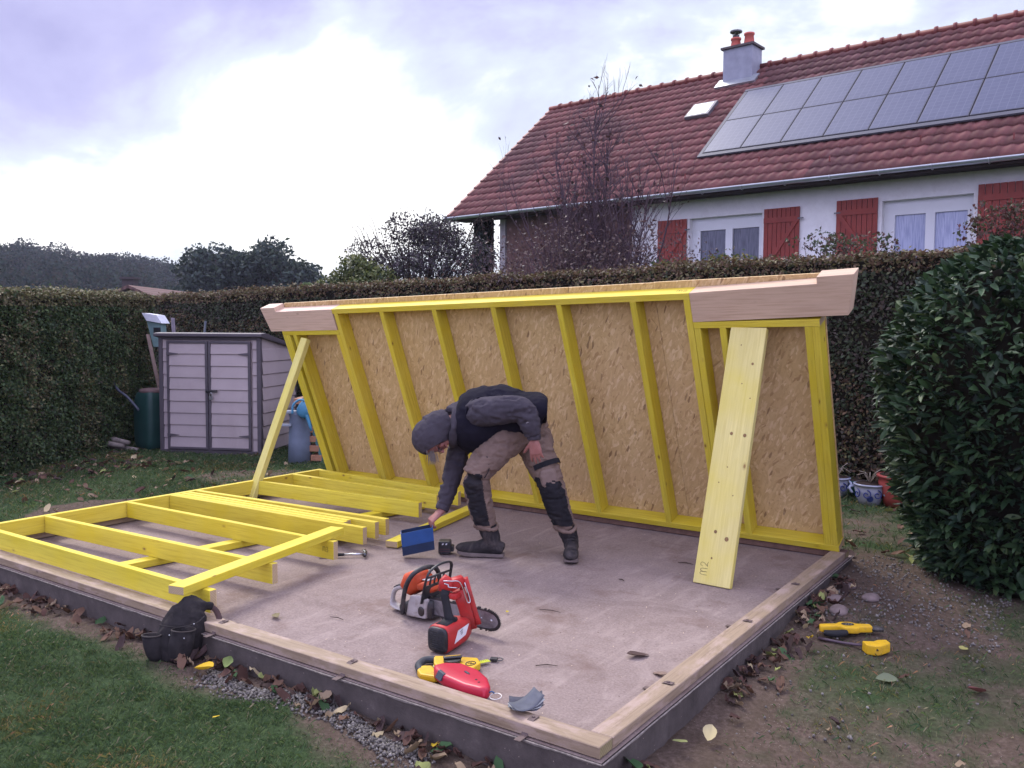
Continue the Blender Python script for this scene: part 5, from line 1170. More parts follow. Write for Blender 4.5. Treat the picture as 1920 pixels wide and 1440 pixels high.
# arms
mb.tube([(-.30, -.16, .97), (-.15, -.27, .995), (.02, -.28, 1.0), (.06, -.285, .92), (.088, -.285, .825)], [.055, .048, .042, .036, .026], 12, smooth=2)
mb.tube([(-.34, .12, .88), (-.447, .03, .567), (-.49, -.01, .42), (-.528, -.056, .298)], [.052, .042, .036, .026], 12, smooth=2)
# legs
mb.tube([(-.07, -.08, .86), (-.19, -.15, .69), (-.285, -.19, .56), (-.255, -.15, .37), (-.205, -.098, .15)], [.10, .075, .058, .050, .030], 14, smooth=2)
mb.tube([(.05, .05, .84), (.135, -.01, .65), (.205, -.08, .49), (.265, -.07, .32), (.325, -.048, .15)], [.10, .075, .058, .048, .030], 14, smooth=2)
mb.tube([(-.195, -.1, .15), (-.17, -.1, .08), (-.25, -.085, .058), (-.36, -.068, .050)], [.030, .032, .028, .022], 10); mb.tube([(.33, -.045, .15), (.35, -.06, .08), (.345, -.15, .058), (.335, -.26, .050)], [.03, .032, .028, .022], 10)
hand(mb, (.090, -.296, .812), (.14, -.02, -1), (-.30, -1, .1), (.30, .26, .30, .38), 1, 1.0, .2, .10)
hand(mb, (-.530, -.062, .292), (-.75, -.32, -.62), (-.42, -.30, .85), (.95, .90, .85, .8), 1, 1.02, .9, .04)
body = organic(mb, 'body', .0042, [SKIN], worker, 2, .0006, 60)
# eyes and glasses, hair
mb = MB()
for sg in (-1, 1): mb.ell(hp(sg * .030, .088, -.002), (.010, .006, .007), 0, 8, RM, 6)
mb.build('eyes', plain('eye', (.03, .02, .02), .2, .6), body)
mb = MB()
for sg in (-1, 1): mb.tube([hp(sg * .034 + .022 * math.cos(a), .104, -.004 + .015 * math.sin(a)) for a in np.linspace(0, 6.283, 13)], .0022, 5)
mb.tube([hp(-.012, .105, 0), hp(.012, .105, 0)], .002, 5)
for sg in (-1, 1): mb.tube([hp(sg * .056, .104, 0), hp(sg * .082, .03, 0)], .002, 5)
mb.build('glasses', BLACKP, worker)
mb = MB()
for i in range(120):
    a = random.gauss(0, .026); b0 = hp(a, .085 + random.gauss(0, .006), .055 + random.gauss(0, .012)); e_ = b0 + Fd * random.uniform(.02, .05) + Vector((0, 0, -.028)) + U * random.uniform(-.01, .02)
    mb.tube([b0, (b0 + e_) / 2 + Vector((0, 0, .004)), e_], [.0016, .0013, .0006], 3, cap=False)
mb.build('hair', plain('grey_hair', (.26, .22, .19), .8, .2), worker)
# trousers
mb = MB()
mb.tube([(.10, .01, .95), (.06, 0, .91), (.04, -.01, .86), (.0, -.02, .78)], [(.15, .09), (.165, .115), (.165, .125), (.12, .10)], 18, up=(1, 0, 0), smooth=2)
mb.tube([(-.03, -.06, .86), (-.10, -.10, .79), (-.19, -.15, .69), (-.285, -.185, .575), (-.278, -.165, .46), (-.255, -.14, .34), (-.225, -.10, .215)], [.125, .125, .103, .090, .084, .079, .070], 18, smooth=3)
mb.tube([(.06, .05, .87), (.10, .02, .76), (.14, -.01, .65), (.208, -.08, .50), (.238, -.085, .40), (.270, -.072, .30), (.308, -.052, .195)], [.125, .125, .108, .088, .082, .076, .068], 18, smooth=3)
def tslot(c):
    x, y, z = c
    if x < .0 + (z - .2) * .0 and z < .585:      # leg on the left of the photo
        cx_ = np.interp(z, [.2, .34, .46, .575], [-.225, -.255, -.278, -.285]); cy_ = np.interp(z, [.2, .34, .46, .575], [-.10, -.14, -.165, -.185])
        a = math.degrees(math.atan2(y - cy_, x - cx_)); return 1 if -150 < a < -62 and z > .225 else 0
    if x > .1 and z < .545:
        cx_ = np.interp(z, [.2, .3, .4, .5], [.308, .27, .238, .208]); cy_ = np.interp(z, [.2, .3, .4, .5], [-.052, -.072, -.085, -.08])
        a = math.degrees(math.atan2(y - cy_, x - cx_)); return 1 if (a < -30 or a > 165) and z > .215 and z < .53 - (x - .2) * .15 else 0
    return 0
tr_ = organic(mb, 'trousers', .0075, [KHK, BPT], worker, 3, .016, 12, (1, 1, 2.2), tslot, 3)
for (c, r, nm) in (((-.222, -.095, .205), .071, 0), ((.310, -.05, .185), .069, 1)):      # bunched cuffs
    mb = MB(); mb.tube([Vector(c) + Vector((r * 1.03 * math.cos(a), r * 1.03 * math.sin(a), .012 * math.sin(a * 2 + nm))) for a in np.linspace(0, 6.283, 22)], .014, 8, cap=False); organic(mb, 'cuff', .006, [KHK], tr_, 3, .006, 30, seed=5)
mb = MB()
c0 = Vector((.165, -.03, .60)); ax = Vector((.30, -.25, -.75)).normalized(); e1 = Vector((1, 0, .4)).normalized(); e1 = (e1 - ax * e1.dot(ax)).normalized(); e2 = ax.cross(e1)
rng_ = np.linspace(R(-5), R(125), 12)
pa = [c0 + (e1 * math.cos(a) - e2 * math.sin(a)) * .112 * (1 if e2.y > 0 else 1) for a in rng_]
if sum(p.y for p in pa) / 12 > c0.y: pa = [c0 + (e1 * math.cos(a) + e2 * math.sin(a)) * .112 for a in rng_]
for p, q in zip(pa[:-1], pa[1:]): mb.face([p - ax * .017, q - ax * .017, q + ax * .017, p + ax * .017])
st_ = mb.build('thigh_band', BPT, tr_)
mb_ = MB(); mb_.ell((.193, -.135, .540), (.058, .030, .062), 0, 16, Matrix.Rotation(R(-14), 3, 'Y'), 10, .55); pk_ = organic(mb_, 'cargo_pocket', .006, [cloth('khaki_pocket', (.20, .145, .12), .15)], tr_, 2, .005, 24, seed=4)
mb_ = MB(); mb_.tube([(-.215, -.255, .70), (-.20, -.262, .62), (-.23, -.272, .56)], .0035, 5, smooth=3); mb_.build('seam', BPT, tr_); sm_ = st_.modifiers.new('s', 'SOLIDIFY'); sm_.thickness = .006; sm_.offset = 0
# hoodie: sleeves, shoulders, collar roll
mb = MB()
mb.tube([(-.22, .0, .94), (-.33, .0, .92), (-.40, -.02, .915), (-.455, -.055, .90)], [(.15, .13), (.16, .13), (.14, .125), (.105, .105)], 18)
mb.tube([(-.31, -.13, .975), (-.25, -.215, .985), (-.14, -.262, 1.0), (-.04, -.28, 1.012), (.025, -.285, .995), (.060, -.288, .92), (.082, -.287, .845)], [.075, .092, .090, .082, .077, .066, .050], 16, smooth=3)
mb.tube([(-.34, .08, .92), (-.385, .09, .80), (-.425, .05, .66), (-.447, .03, .567), (-.475, .0, .46), (-.512, -.042, .34)], [.095, .082, .070, .064, .058, .048], 16, smooth=3)
hd_ = organic(mb, 'hoodie', .0075, [HOOD], worker, 3, .0155, 13, (1, 1, 1.5), None, 11)
for c, d_, r in (((.088, -.288, .835), (.1, -.03, -1), .044), ((-.518, -.048, .322), (-.4, -.45, -1), .046)):
    mb = MB(); d_ = Vector(d_).normalized(); mb.tube([Vector(c) - d_ * .03, Vector(c), Vector(c) + d_ * .022], [r, r * 1.04, r * .97], 16); organic(mb, 'sleeve_cuff', .005, [HOOD], hd_, 2, .002, 40)
mb = MB(); c0 = Vector((.035, -.352, .925)); mb.face([c0, c0 + Vector((.030, -.002, .012)), c0 + Vector((.034, -.003, .022)), c0 + Vector((.004, -.001, .010))]); mb.build('sleeve_badge', plain('grey_print', (.22, .21, .22), .7, .2), hd_)
# hood: shell open towards the floor
mb = MB(); mb.ell((-.592, -.10, .808), (.128, .125, .130), 0, 24, RM, 16)
mb.tube([(-.47, -.06, .90), (-.54, -.08, .868), (-.60, -.10, .84)], [.10, .115, .11], 16)
mb.tube([(-.56, -.10, .82), (-.625, -.105, .765), (-.662, -.11, .728)], [.118, .106, .084], 16)
nrm_ = Vector((.50, -.22, -.84)).normalized(); c_open = Vector((-.560, -.125, .730))
hood = organic(mb, 'hood', .007, [HOOD], worker, 4, .008, 13, (1, 1, 1), None, 7, cut=lambda v: (v - c_open).dot(nrm_) > 0 and (v.x < -.475))
so_ = hood.modifiers.new('s', 'SOLIDIFY'); so_.thickness = .008; so_.offset = -1
mb = MB(); mb.tube([(-.435 + .012 * math.cos(a), -.055 + .125 * math.sin(a), .885 + .125 * math.cos(a) - .01) for a in np.linspace(.3, 5.9, 20)], [(.03, .022)] * 20, 10); organic(mb, 'collar_roll', .007, [HOOD], hood, 3, .004, 18, seed=9)
# vest
mb = MB(); st = [(.172, .985, .085, .19), (.12, .985, .118, .21), (.02, .948, .175, .215), (-.12, .940, .212, .225), (-.22, .927, .215, .228), (-.31, .902, .212, .222), (-.375, .897, .190, .20), (-.425, .895, .15, .165), (-.455, .90, .11, .13)]
mb.tube([(x, .0 - (.02 if x < -.3 else 0), z) for x, z, h, w_ in st], [(w_, h) for x, z, h, w_ in st], 24, smooth=3)
def vcut(v):
    # arm hole for the near sleeve
    return False
vest = organic(mb, 'vest', .009, [VEST], worker, 3, .013, 8, (1, 1, 1), None, 2)
mb = MB(); mb.tube([(-.24 + .112 * math.cos(a), -.195 + .03 * math.cos(a), .975 + .108 * math.sin(a)) for a in np.linspace(0, 6.283, 25)], .007, 8, cap=False); mb.build('armhole_seam', VEST, vest)
mb = MB(); mb.tube([(.168, .165 * math.cos(a) * .98, .975 + .072 * math.sin(a)) for a in np.linspace(0, 6.283, 25)], .010, 8, cap=False); mb.build('hem', VEST, vest)
# boots
def boot(name, heel, toe, ank, shin):
    heel = Vector(heel); toe = Vector(toe); d = toe - heel; L_ = d.length; d.normalize(); mb = MB()
    st = [(0, .050, .036, .034), (.06, .056, .044, .046), (.25, .064, .043, .054), (.45, .060, .043, .052), (.62, .054, .049, .042), (.8, .052, .050, .036), (.93, .050, .040, .028), (1.0, .048, .018, .012)]
    mb.tube([heel + d * L_ * t_ + Vector((0, 0, z)) for t_, z, w_, h in st], [(w_, h) for t_, z, w_, h in st], 18, smooth=3)
    ank = Vector(ank); mb.tube([heel + d * L_ * .20 + Vector((0, 0, .05)), ank, ank + (Vector(shin) - ank) * .5, Vector(shin)], [.048, .056, .062, .060], 16, smooth=2)
    r = organic(mb, name, .006, [BOOTM], worker, 3, .004, 22)
    mb = MB(); so = [(-.015, .030), (.1, .042), (.3, .040), (.45, .040), (.65, .050), (.80, .050), (.92, .038), (.97, .018)]
    n_ = len(so); sd_ = d.cross(Vector((0, 0, 1)))
    a_ = [heel + d * L_ * t_ + sd_ * w_ for t_, w_ in so] + [heel + d * L_ * t_ - sd_ * w_ for t_, w_ in so[::-1]]
    mb.prism([p + Vector((0, 0, .024)) for p in a_], (0, 0, -.0225)); sl_ = mb.build('sole', SOLE, r, bevel=.004)
    for v_ in sl_.data.vertices:
        q_ = (v_.co - heel).dot(d) / L_; v_.co.z += max(0, q_ - .72) ** 1.5 * .12
    mb = MB()
    for i in range(5):
        t_ = .40 - i * .045; z = .100 + i * .016; p = heel + d * L_ * t_; w_ = .030
        mb.tube([p + Vector((0, 0, z)) + sd_ * w_, p + d * .012 + Vector((0, 0, z + .012)), p + Vector((0, 0, z)) - sd_ * w_], .0028, 5, smooth=2)
    mb.build('laces', plain('boot_lace', (.05, .045, .045), .9, .1), r)
boot('boot', (-.105, -.112, .002), (-.425, -.062, .002), (-.180, -.098, .115), (-.225, -.10, .23))
boot('boot', (.362, -.005, .002), (.330, -.315, .002), (.345, -.045, .115), (.308, -.05, .21))
# ------------------------------------------------------------------ tools on the slab
def rbox(c, sx, sy, sz, rot=None, mi=0, mb=None):
    mb = mb or MB(); c = Vector(c); rt = rot or Matrix.Identity(3)
    a, b_, d = rt @ Vector((sx, 0, 0)), rt @ Vector((0, sy, 0)), rt @ Vector((0, 0, sz)); mb.box(c - (a + b_ + d) / 2, a, b_, d, mi); return mb
# blue screw box held by the worker (local frame of the worker's view: x right, y away)
bx = empty('blue_box', (-1.86, 2.21, 0), 'blue cardboard box with open top held low by the worker', 'box', rz=RZ)
BLUE = plain('blue_card', (.018, .062, .19), .6, .25, .15, 12, dirt=(.035, .075, .17)); BLUED = plain('dark_blue_card', (.010, .022, .055), .55, .3, .2, 12); CARD = plain('inside_card', (.30, .26, .22), .9, .1)
fx = Vector((.210, .012, .042)); fz = Vector((.012, .005, -.150)); fy = Vector((-.012, .085, .004)); o_ = Vector((-.782, -.190, .172)); tk = .004
mb = MB(); n_ = fx.cross(fz).normalized() * -1
mb.box(o_, fx, fz * .60, n_ * tk); mb.box(o_ + fy, fx, fz * 1.0, n_ * tk, 1); mb.box(o_ + fz * .60, fx, fz * .40, n_ * tk * .8, 1)
mb.box(o_, fy, fz, fx.normalized() * tk, 0); mb.box(o_ + fx - fx.normalized() * tk, fy, fz * .9, fx.normalized() * tk, 0); mb.box(o_ + fz, fx, fy, n_.cross(fx).normalized() * tk, 1)
mb.build('body', [BLUE, BLUED], bx)
mb = MB(); p = o_ + fz * .64 + fx * .1 - fy.normalized() * .002; mb.box(p, fx * .25, fz * .22, -fy.normalized() * .001); mb.build('printed_panel', plain('print_brown', (.05, .035, .04), .6, .3), bx)
mb = MB(); q = o_ - fx.normalized() * .0015; mb.box(q + fy * .15 + fz * .05, fy * .7, fz * .42, -fx.normalized() * .001); mb.build('side_label', plain('label_white', (.45, .46, .52), .6, .3), bx)
mb = MB(); mb.tube([o_ + fx * .02 + fy * .5, o_ + fx * .02 + fy * .5 + Vector((-.012, 0, .004))], .01, 8)
# black battery tool beside the box
bt = empty('cordless_charger', (-2.262, 1.905, .002), 'black battery pack tool standing on the concrete behind the blue box', 'battery', rz=RZ)
mb = rbox((.0, .0, .045), .085, .09, .088); mb.build('body', BLACKP, bt, bevel=.012); mb = rbox((.052, 0, .035), .02, .06, .04); mb.build('clip', BLACKP, bt, bevel=.006)
mb = MB()
for dx in (-.012, .012): mb.box((dx - .006, -.0465, .066), (.010, 0, 0), (0, .002, 0), (.004, 0, .010))
mb.build('white_mark', plain('white_print', (.6, .6, .62), .5, .3), bt)
mb = MB()
for z in (.02, .035): mb.box((-.035, -.0462, z), (.07, 0, 0), (0, .002, 0), (0, 0, .004))
mb.build('groove', plain('red_dark', (.08, .03, .035), .5, .3), bt)
# hammer
hm = empty('claw_hammer', (-2.76, 1.40, .018), 'claw hammer with black grip lying beside the stud ends', 'hammer', rz=math.atan2(.16, .20))
RB = plain('black_rubber', (.016, .016, .018), .75, .25, .2, 20)
mb = MB(); mb.tube([(-.13, 0, 0), (-.10, 0, 0), (-.04, 0, 0), (.02, 0, .001), (.035, 0, .001)], [(.016, .012), (.014, .011), (.017, .013), (.013, .010), (.012, .009)], 12, smooth=2); mb.build('grip', RB, hm)
mb = MB(); mb.tube([(.03, 0, .001), (.10, 0, .003), (.17, 0, .004)], .0075, 10); mb.build('shaft', STEEL, hm)
mb = MB(); mb.tube([(.175, -.038, .006), (.175, -.030, .006), (.175, -.022, .006), (.175, 0, .006), (.175, .018, .006)], [.014, .014, .010, .012, .010], 12); mb.tube([(.175, .012, .006), (.172, .035, .012), (.160, .056, .020)], [(.013, .009), (.013, .006), (.012, .002)], 8, smooth=3); mb.build('head', DKMETAL, hm)
# nail gun
ng = empty('nail_gun', (-1.064, .501, 0.002), 'red nail gun standing on its dark end cap in front of the chainsaw', 'nail gun', rz=RZ)
def sqt(mb, pts, rad, up=(0, 0, 1), n=20, pw=.5, mi=0):
    """tube with rounded-square section"""
    pts = [Vector(p) for p in pts]; up = Vector(up); rings = []
    for i, p in enumerate(pts):
        t_ = (pts[min(i + 1, len(pts) - 1)] - pts[max(i - 1, 0)]).normalized(); s_ = t_.cross(up).normalized(); o2 = s_.cross(t_); sg = lambda x: math.copysign(abs(x) ** pw, x)
        rings.append([p + s_ * rad[i][0] * sg(math.cos(2 * math.pi * k / n)) + o2 * rad[i][1] * sg(math.sin(2 * math.pi * k / n)) for k in range(n)])
    V = [q for r_ in rings for q in r_]; F = [(i * n + k, (i + 1) * n + k, (i + 1) * n + (k + 1) % n, i * n + (k + 1) % n) for i in range(len(pts) - 1) for k in range(n)]
    F.append(tuple(range(n))); F.append(tuple((len(pts) - 1) * n + k for k in reversed(range(n)))); mb.mesh(V, F, mi, True); return mb
a0, a1 = Vector((-.070, .0, .064)), Vector((.055, .205, .070)); ad = (a1 - a0).normalized()
mb = MB(); sqt(mb, [a0, a0 + ad * .012, a0 + ad * .09, a0 + ad * .17, a0 + ad * .215, a0 + ad * .24], [(.058, .063), (.060, .065), (.060, .063), (.056, .058), (.042, .046), (.03, .03)]); mb.build('motor_housing', REDP, ng)
mb = MB(); sqt(mb, [a0 - ad * .016, a0 - ad * .012, a0 - ad * .001], [(.046, .052), (.054, .059), (.056, .061)]); cp = mb.build('end_cap', BLACKP, ng)
mb = MB(); sdn = ad.cross(Vector((0, 0, 1)))
for i in range(9): z = -.040 + i * .010; mb.tube([a0 - ad * .0175 + sdn * .036 + Vector((0, 0, z)), a0 - ad * .0175 - sdn * .036 + Vector((0, 0, z + .004))], .0022, 5)
mb.build('cap_rib', BLACKP, cp)
mb = MB(); q = a0 + sdn * .0615; mb.face([q + ad * .044 + Vector((0, 0, -.025)), q + ad * .137 + Vector((0, 0, -.010)), q + ad * .165 + Vector((0, 0, .037)), q + ad * .073 + Vector((0, 0, .030))]); lb = mb.build('label', plain('white_label', (.62, .60, .60), .5, .3, bmp=0), ng); lb.modifiers.new('s', 'SOLIDIFY').thickness = .001
mb = MB()
for i in range(3): p = q + sdn * .0012 + ad * (.088 + i * .004) + Vector((0, 0, .018 - i * .008)); mb.box(p, ad * (.022 - i * .004) + Vector((0, 0, .008)), sdn * .0006, (0, 0, .0022))
mb.build('label_text', INK, lb)
# handle and magazine rising from the housing
mb = MB(); sqt(mb, [(-.015, .075, .115), (-.030, .085, .150), (-.040, .095, .200), (-.050, .10, .245), (-.045, .105, .27)], [(.030, .026), (.021, .019), (.019, .017), (.021, .018), (.026, .020)], up=(0, 1, 0), pw=.75); sqt(mb, [a0 + ad * .02 + Vector((0, 0, .056)), a0 + ad * .12 + Vector((.0, 0, .062))], [(.036, .010), (.026, .014)]); mb.build('grip', RB, ng)
mb = MB()
sqt(mb, [(.070, .17, .060), (.058, .165, .12), (.038, .155, .19), (.015, .145, .255)], [(.036, .020), (.032, .018), (.032, .018), (.030, .018)], up=(0, 1, 0), pw=.4)
mb.build('magazine', ORANGEP if False else REDP, ng)
mb = MB(); sqt(mb, [(-.052, .115, .262), (-.045, .118, .300), (-.030, .12, .325)], [(.030, .026), (.034, .030), (.024, .024)], up=(0, 1, 0), pw=.35); sqt(mb, [(-.03, .12, .285), (.0, .135, .295), (.035, .15, .305)], [(.024, .030), (.024, .026), (.022, .024)], up=(0, 0, 1), pw=.35); sqt(mb, [(-.04, .11, .245), (-.01, .125, .232), (.02, .145, .238)], [(.018, .014), (.020, .016), (.018, .014)], pw=.4); mb.build('nose_block', REDP, ng)
mb = MB(); sqt(mb, [(.112, .165, .085), (.104, .165, .115), (.078, .160, .205), (.048, .150, .315)], [(.014, .018), (.011, .016), (.011, .016), (.011, .016)], up=(0, 1, 0), pw=.4); mb.build('rail', REDP, ng)
mb = MB()
for t_ in (.15, .42, .68, .92): p = Vector((.070, .165, .075)).lerp(Vector((.02, .145, .275)), t_); p2 = Vector((.108, .165, .10)).lerp(Vector((.05, .15, .31)), t_); mb.tube([p, p2], .008, 6)
mb.build('cross_bar', REDP, ng)
mb = MB(); mb.tube([(-.055, .085, .318), (-.02, .082, .318), (.025, .10, .306), (.055, .11, .22), (.064, .112, .205), (.072, .12, .215), (.045, .125, .30)], .0028, 6, smooth=4); mb.tube([(-.05, .084, .306), (-.03, .080, .300), (-.028, .078, .290), (.012, .09, .284)], .0028, 6, smooth=3); mb.build('wire_hook', STEEL, ng)
# chainsaw, frame aligned with the world axes
cs_ = empty('chainsaw', (-1.585, .83, 0.002), 'orange and white chainsaw with black front handle, its bar pointing right', 'chainsaw')
WPL = plain('dirty_white_plastic', (.36, .33, .31), .5, .35, .15, 18, dirt=(.13, .085, .06))
mb = MB(); sqt(mb, [(-.06, .0, .03), (.0, .0, .045), (.09, .0, .06), (.16, .0, .06)], [(.06, .025), (.075, .04), (.078, .055), (.07, .05)], pw=.45); mb.build('engine', BLACKP, cs_)
mb = MB(); mb.prism([(.005, -.085, .012), (.140, -.085, .018), (.142, -.085, .115), (.095, -.085, .135), (.035, -.085, .125), (.018, -.085, .08)][::-1], (0, .035, 0)); cv = mb.build('clutch_cover', WPL, cs_, bevel=.008)
mb = MB(); mb.ell((.112, -.087, .055), (.022, .006, .026), 0, 10); mb.build('bar_nuts', plain('oily_recess', (.025, .018, .015), .4, .5), cv)
mb = MB(); sqt(mb, [(-.045, .015, .13), (-.02, .015, .165), (.02, .015, .185), (.055, .015, .17)], [(.062, .05), (.065, .062), (.065, .060), (.06, .045)], pw=.6); mb.build('rear_cover', ORANGEP, cs_)
mb = MB(); sqt(mb, [(.06, .0, .165), (.10, .0, .178), (.145, .0, .160)], [(.058, .020), (.060, .024), (.05, .018)], pw=.5); mb.build('top_cover', ORANGEP, cs_)
mb = MB(); mb.box((.07, -.03, .2005), (.04, 0, 0), (0, .05, 0), (0, 0, .003)); mb.build('top_label', plain('cover_label', (.6, .58, .55), .5, .3), cs_)
mb = MB(); mb.tube([(-.02, .0, .115), (-.09, .0, .128), (-.145, .0, .105), (-.165, .0, .055), (-.155, .0, .022), (-.09, .0, .014), (-.01, .0, .02)], [(.018, .015), (.017, .014), (.016, .013), (.014, .012), (.03, .008), (.045, .007), (.05, .008)], 10, smooth=3); mb.build('rear_handle', WPL, cs_)
mb = MB(); mb.tube([(-.06, .0, .142), (-.11, .0, .138), (-.15, .0, .118)], [(.012, .006), (.013, .006), (.010, .005)], 8, smooth=2); mb.build('throttle_lock', BLACKP, cs_)
mb = MB(); mb.tube([(-.005, -.098, .022), (.0, -.102, .08), (.018, -.100, .17), (.045, -.088, .228), (.06, -.05, .254), (.066, .02, .258), (.07, .08, .24), (.075, .105, .19), (.07, .105, .10), (.06, .09, .05)], .0125, 10, smooth=4); mb.build('front_handle', BLACKP, cs_)
mb = MB()
def gx_(y, z): return (.128 + (z - .13) * .25, y, z)
mb.tube([gx_(-.092, .10), gx_(-.095, .19), gx_(-.085, .262), gx_(-.03, .292), gx_(.04, .296), gx_(.095, .28), gx_(.108, .22), gx_(.112, .12)], [(.009, .006)] * 8, 8, smooth=4)
for y in (-.055, -.02, .015, .05): mb.tube([gx_(y, .192), gx_(y, .238)], [(.007, .004)] * 2, 6)
mb.tube([gx_(-.09, .238), gx_(.10, .238)], [(.006, .006)] * 2, 6)
mb.prism([gx_(-.092, .12), gx_(.105, .12), gx_(.105, .195), gx_(-.092, .195)], (.006, 0, 0)); mb.build('hand_guard', BLACKP, cs_)
BAR = plain('bar_steel', (.30, .29, .30), .4, .5, .3, 14, metal=.6, dirt=(.06, .045, .05))
bo = [(.12, .035), (.46, .030), (.535, .036), (.565, .052), (.575, .075), (.565, .098), (.535, .114), (.46, .121), (.12, .118)]
mb = MB(); mb.prism([(x, -.040, z) for x, z in bo], (0, .005, 0)); mb.build('guide_bar', BAR, cs_)
mb = MB(); ch_ = [(x, z) for x, z in bo]; P_ = [Vector((x, -.0375, z)) for x, z in ch_]; P_, _ = catmull(P_, [(0,)] * len(P_), 9); 
for i, (p, q) in enumerate(zip(P_[:-1], P_[1:])):
    d = (q - p); 
    if d.length < 1e-4: continue
    d_ = d.normalized(); nn_ = d_.cross(Vector((0, 1, 0))); nn_ = nn_ if nn_.dot(p - Vector((.30, -.0375, .076))) > 0 else -nn_
    mb.box(p + Vector((0, -.005, 0)) - nn_ * .003, d, (0, .010, 0), nn_ * .008); 
    if i % 2: mb.box(p + Vector((0, -.006, 0)) + nn_ * .005, d * .5, (0, .012, 0), nn_ * .007)
mb.build('chain', plain('chain_steel', (.05, .045, .045), .45, .5, .3, 40, metal=.5), cs_)
mb = MB(); mb.tube([(.47, -.0425, .078), (.47, -.040, .078)], .005, 8); mb.tube([(.53, -.0425, .076), (.53, -.040, .076)], .007, 8); mb.build('bar_rivet', STEEL, cs_)
mb = MB(); mb.box((.142, -.06, .02), (.02, 0, 0), (0, .05, 0), (0, 0, .05)); mb.build('bumper_spike', DKMETAL, cs_)
# long tape reel (yellow) — world axes
tp = empty('tape_reel', (-.95, .30, .002), 'yellow open-frame measuring tape reel with black grip', 'tape measure')
def wl(x, y, z=0): return Vector((x + .95, y - .30, z))
case = [(-1.005, .288), (-.965, .262), (-.90, .275), (-.826, .348), (-.835, .41), (-.885, .452), (-.93, .43), (-1.0, .395), (-1.062, .355)]
mb = MB(); mb.prism([wl(x, y, .034) for x, y in case], (0, 0, -.032)); mb.build('case', YELP, tp, bevel=.008)
mb = MB(); mb.tube([wl(-1.045, .35, .018), wl(-1.082, .320, .018), wl(-1.070, .262, .018), wl(-1.03, .222, .018), wl(-1.0, .205, .018)], [(.018, .016)] * 5, 12, smooth=4); mb.build('grip', plain('grey_grip', (.035, .038, .045), .65, .3), tp)
arm = [(-1.03, .235), (-1.015, .185), (-.97, .155), (-.90, .172), (-.89, .21), (-.955, .235), (-.995, .262)]
mb = MB(); mb.prism([wl(x, y, .034) for x, y in arm], (0, 0, -.031)); mb.build('lower_arm', YELP, tp, bevel=.009)
mb = MB(); mb.tube([wl(-.945, .345, .034), wl(-.945, .345, .048)], .040, 16, sm=False); mb.tube([wl(-.972, .315, .054), wl(-.918, .378, .054)], [(.013, .007)] * 2, 10); mb.build('crank', BLACKP, tp, bevel=.003)
mb = MB(); mb.box(wl(-.968, .322, .0615), Vector((.045, .052, 0)), Vector((.004, -.003, 0)), (0, 0, .0006)); mb.build('crank_mark', YELP, tp)
mb = MB(); c_ = wl(-.865, .375, .0348)
mb.tube([c_ + Vector((.020 * math.cos(a), .026 * math.sin(a), 0)) for a in np.linspace(0, 6.283, 14)], .0024, 5, cap=False); mb.tube([c_ + Vector((-.01, -.008, 0)), c_ + Vector((-.002, .010, 0)), c_ + Vector((.004, -.008, 0)), c_ + Vector((.011, .010, 0))], .002, 5)
mb.build('case_mark', INK, tp)
mb = MB(); mb.ell(wl(-.995, .30, .014), (.022, .020, .012), 0, 10); mb.build('release_button', plain('pale_yellow_button', (.62, .56, .22), .5, .3), tp)
mb = MB(); mb.box(wl(-.893, .450, .012), Vector((.026, .054, 0)), Vector((.026, -.012, 0)), (0, 0, .0015)); bl_ = mb.build('tape_blade', plain('lime_blade', (.48, .52, .03), .45, .3), tp)
mb = MB()
for i in range(6): mb.box(wl(-.889 + i * .0042, .454 + i * .0086, .0137), Vector((.010, -.0046, 0)), Vector((.0006, .0012, 0)), (0, 0, .0004))
mb.build('blade_marks', INK, bl_)
mb = MB(); rbox(wl(-.848, .528, .010), .034, .026, .012, Matrix.Rotation(R(25), 3, 'Z'), 0, mb); mb.build('hook', BLACKP, tp, bevel=.002)
mb = MB(); c_ = wl(-.828, .545, .009); mb.tube([c_ + Vector((.016 * math.cos(a), .016 * math.sin(a), 0)) for a in np.linspace(0, 6.283, 16)], .0024, 6, cap=False); mb.build('end_ring', DKMETAL, tp)
# red chalk line reel
ck = empty('chalk_reel', (-.75, .185, .052), 'red teardrop chalk line reel resting against the front sill', 'chalk reel')
cl_ = [(-.925, .190), (-.905, .240), (-.84, .278), (-.735, .262), (-.655, .218), (-.598, .160), (-.585, .128), (-.61, .105), (-.69, .098), (-.82, .122), (-.895, .158)]
CR = plain('crimson_plastic', (.42, .012, .035), .38, .45, .08, 8, bmp=.05)
mb = MB(); mb.prism([Vector((x + .75, y - .185, .026)) for x, y in cl_], (0, 0, -.052)); body_ = mb.build('body', CR, ck, bevel=.018, seg=3)
for p_ in body_.data.polygons: p_.use_smooth = True
mb = MB(); mb.box((-.118, -.038, .0), (.048, -.024, 0), (-.004, -.012, 0), (.008, .014, .028)); mb.build('filler_door', plain('slate_window', (.035, .045, .06), .4, .4), ck, bevel=.002)
mb = MB(); mb.ell((.0, .015, .0265), (.022, .006, .004), 0, 12, Matrix.Rotation(R(-20), 3, 'Z')); mb.build('vent_slot', plain('slot_dark', (.02, .03, .045), .5, .3), ck)
mb = MB()
for p in ((.075, -.02), (.10, -.035)): mb.tube([(p[0], p[1], .0255), (p[0], p[1], .0275)], .005, 8)
mb.build('screw', BLACKP, ck)
mb = MB(); c_ = Vector((.196, -.050, -.004)); mb.tube([c_ + Vector((.024 * math.cos(a), .024 * math.sin(a), .003 * math.sin(a))) for a in np.linspace(0, 6.283, 20)], .0016, 6, cap=False); mb.build('ring', plain('pale_wire', (.6, .58, .56), .35, .5, metal=.5), ck)
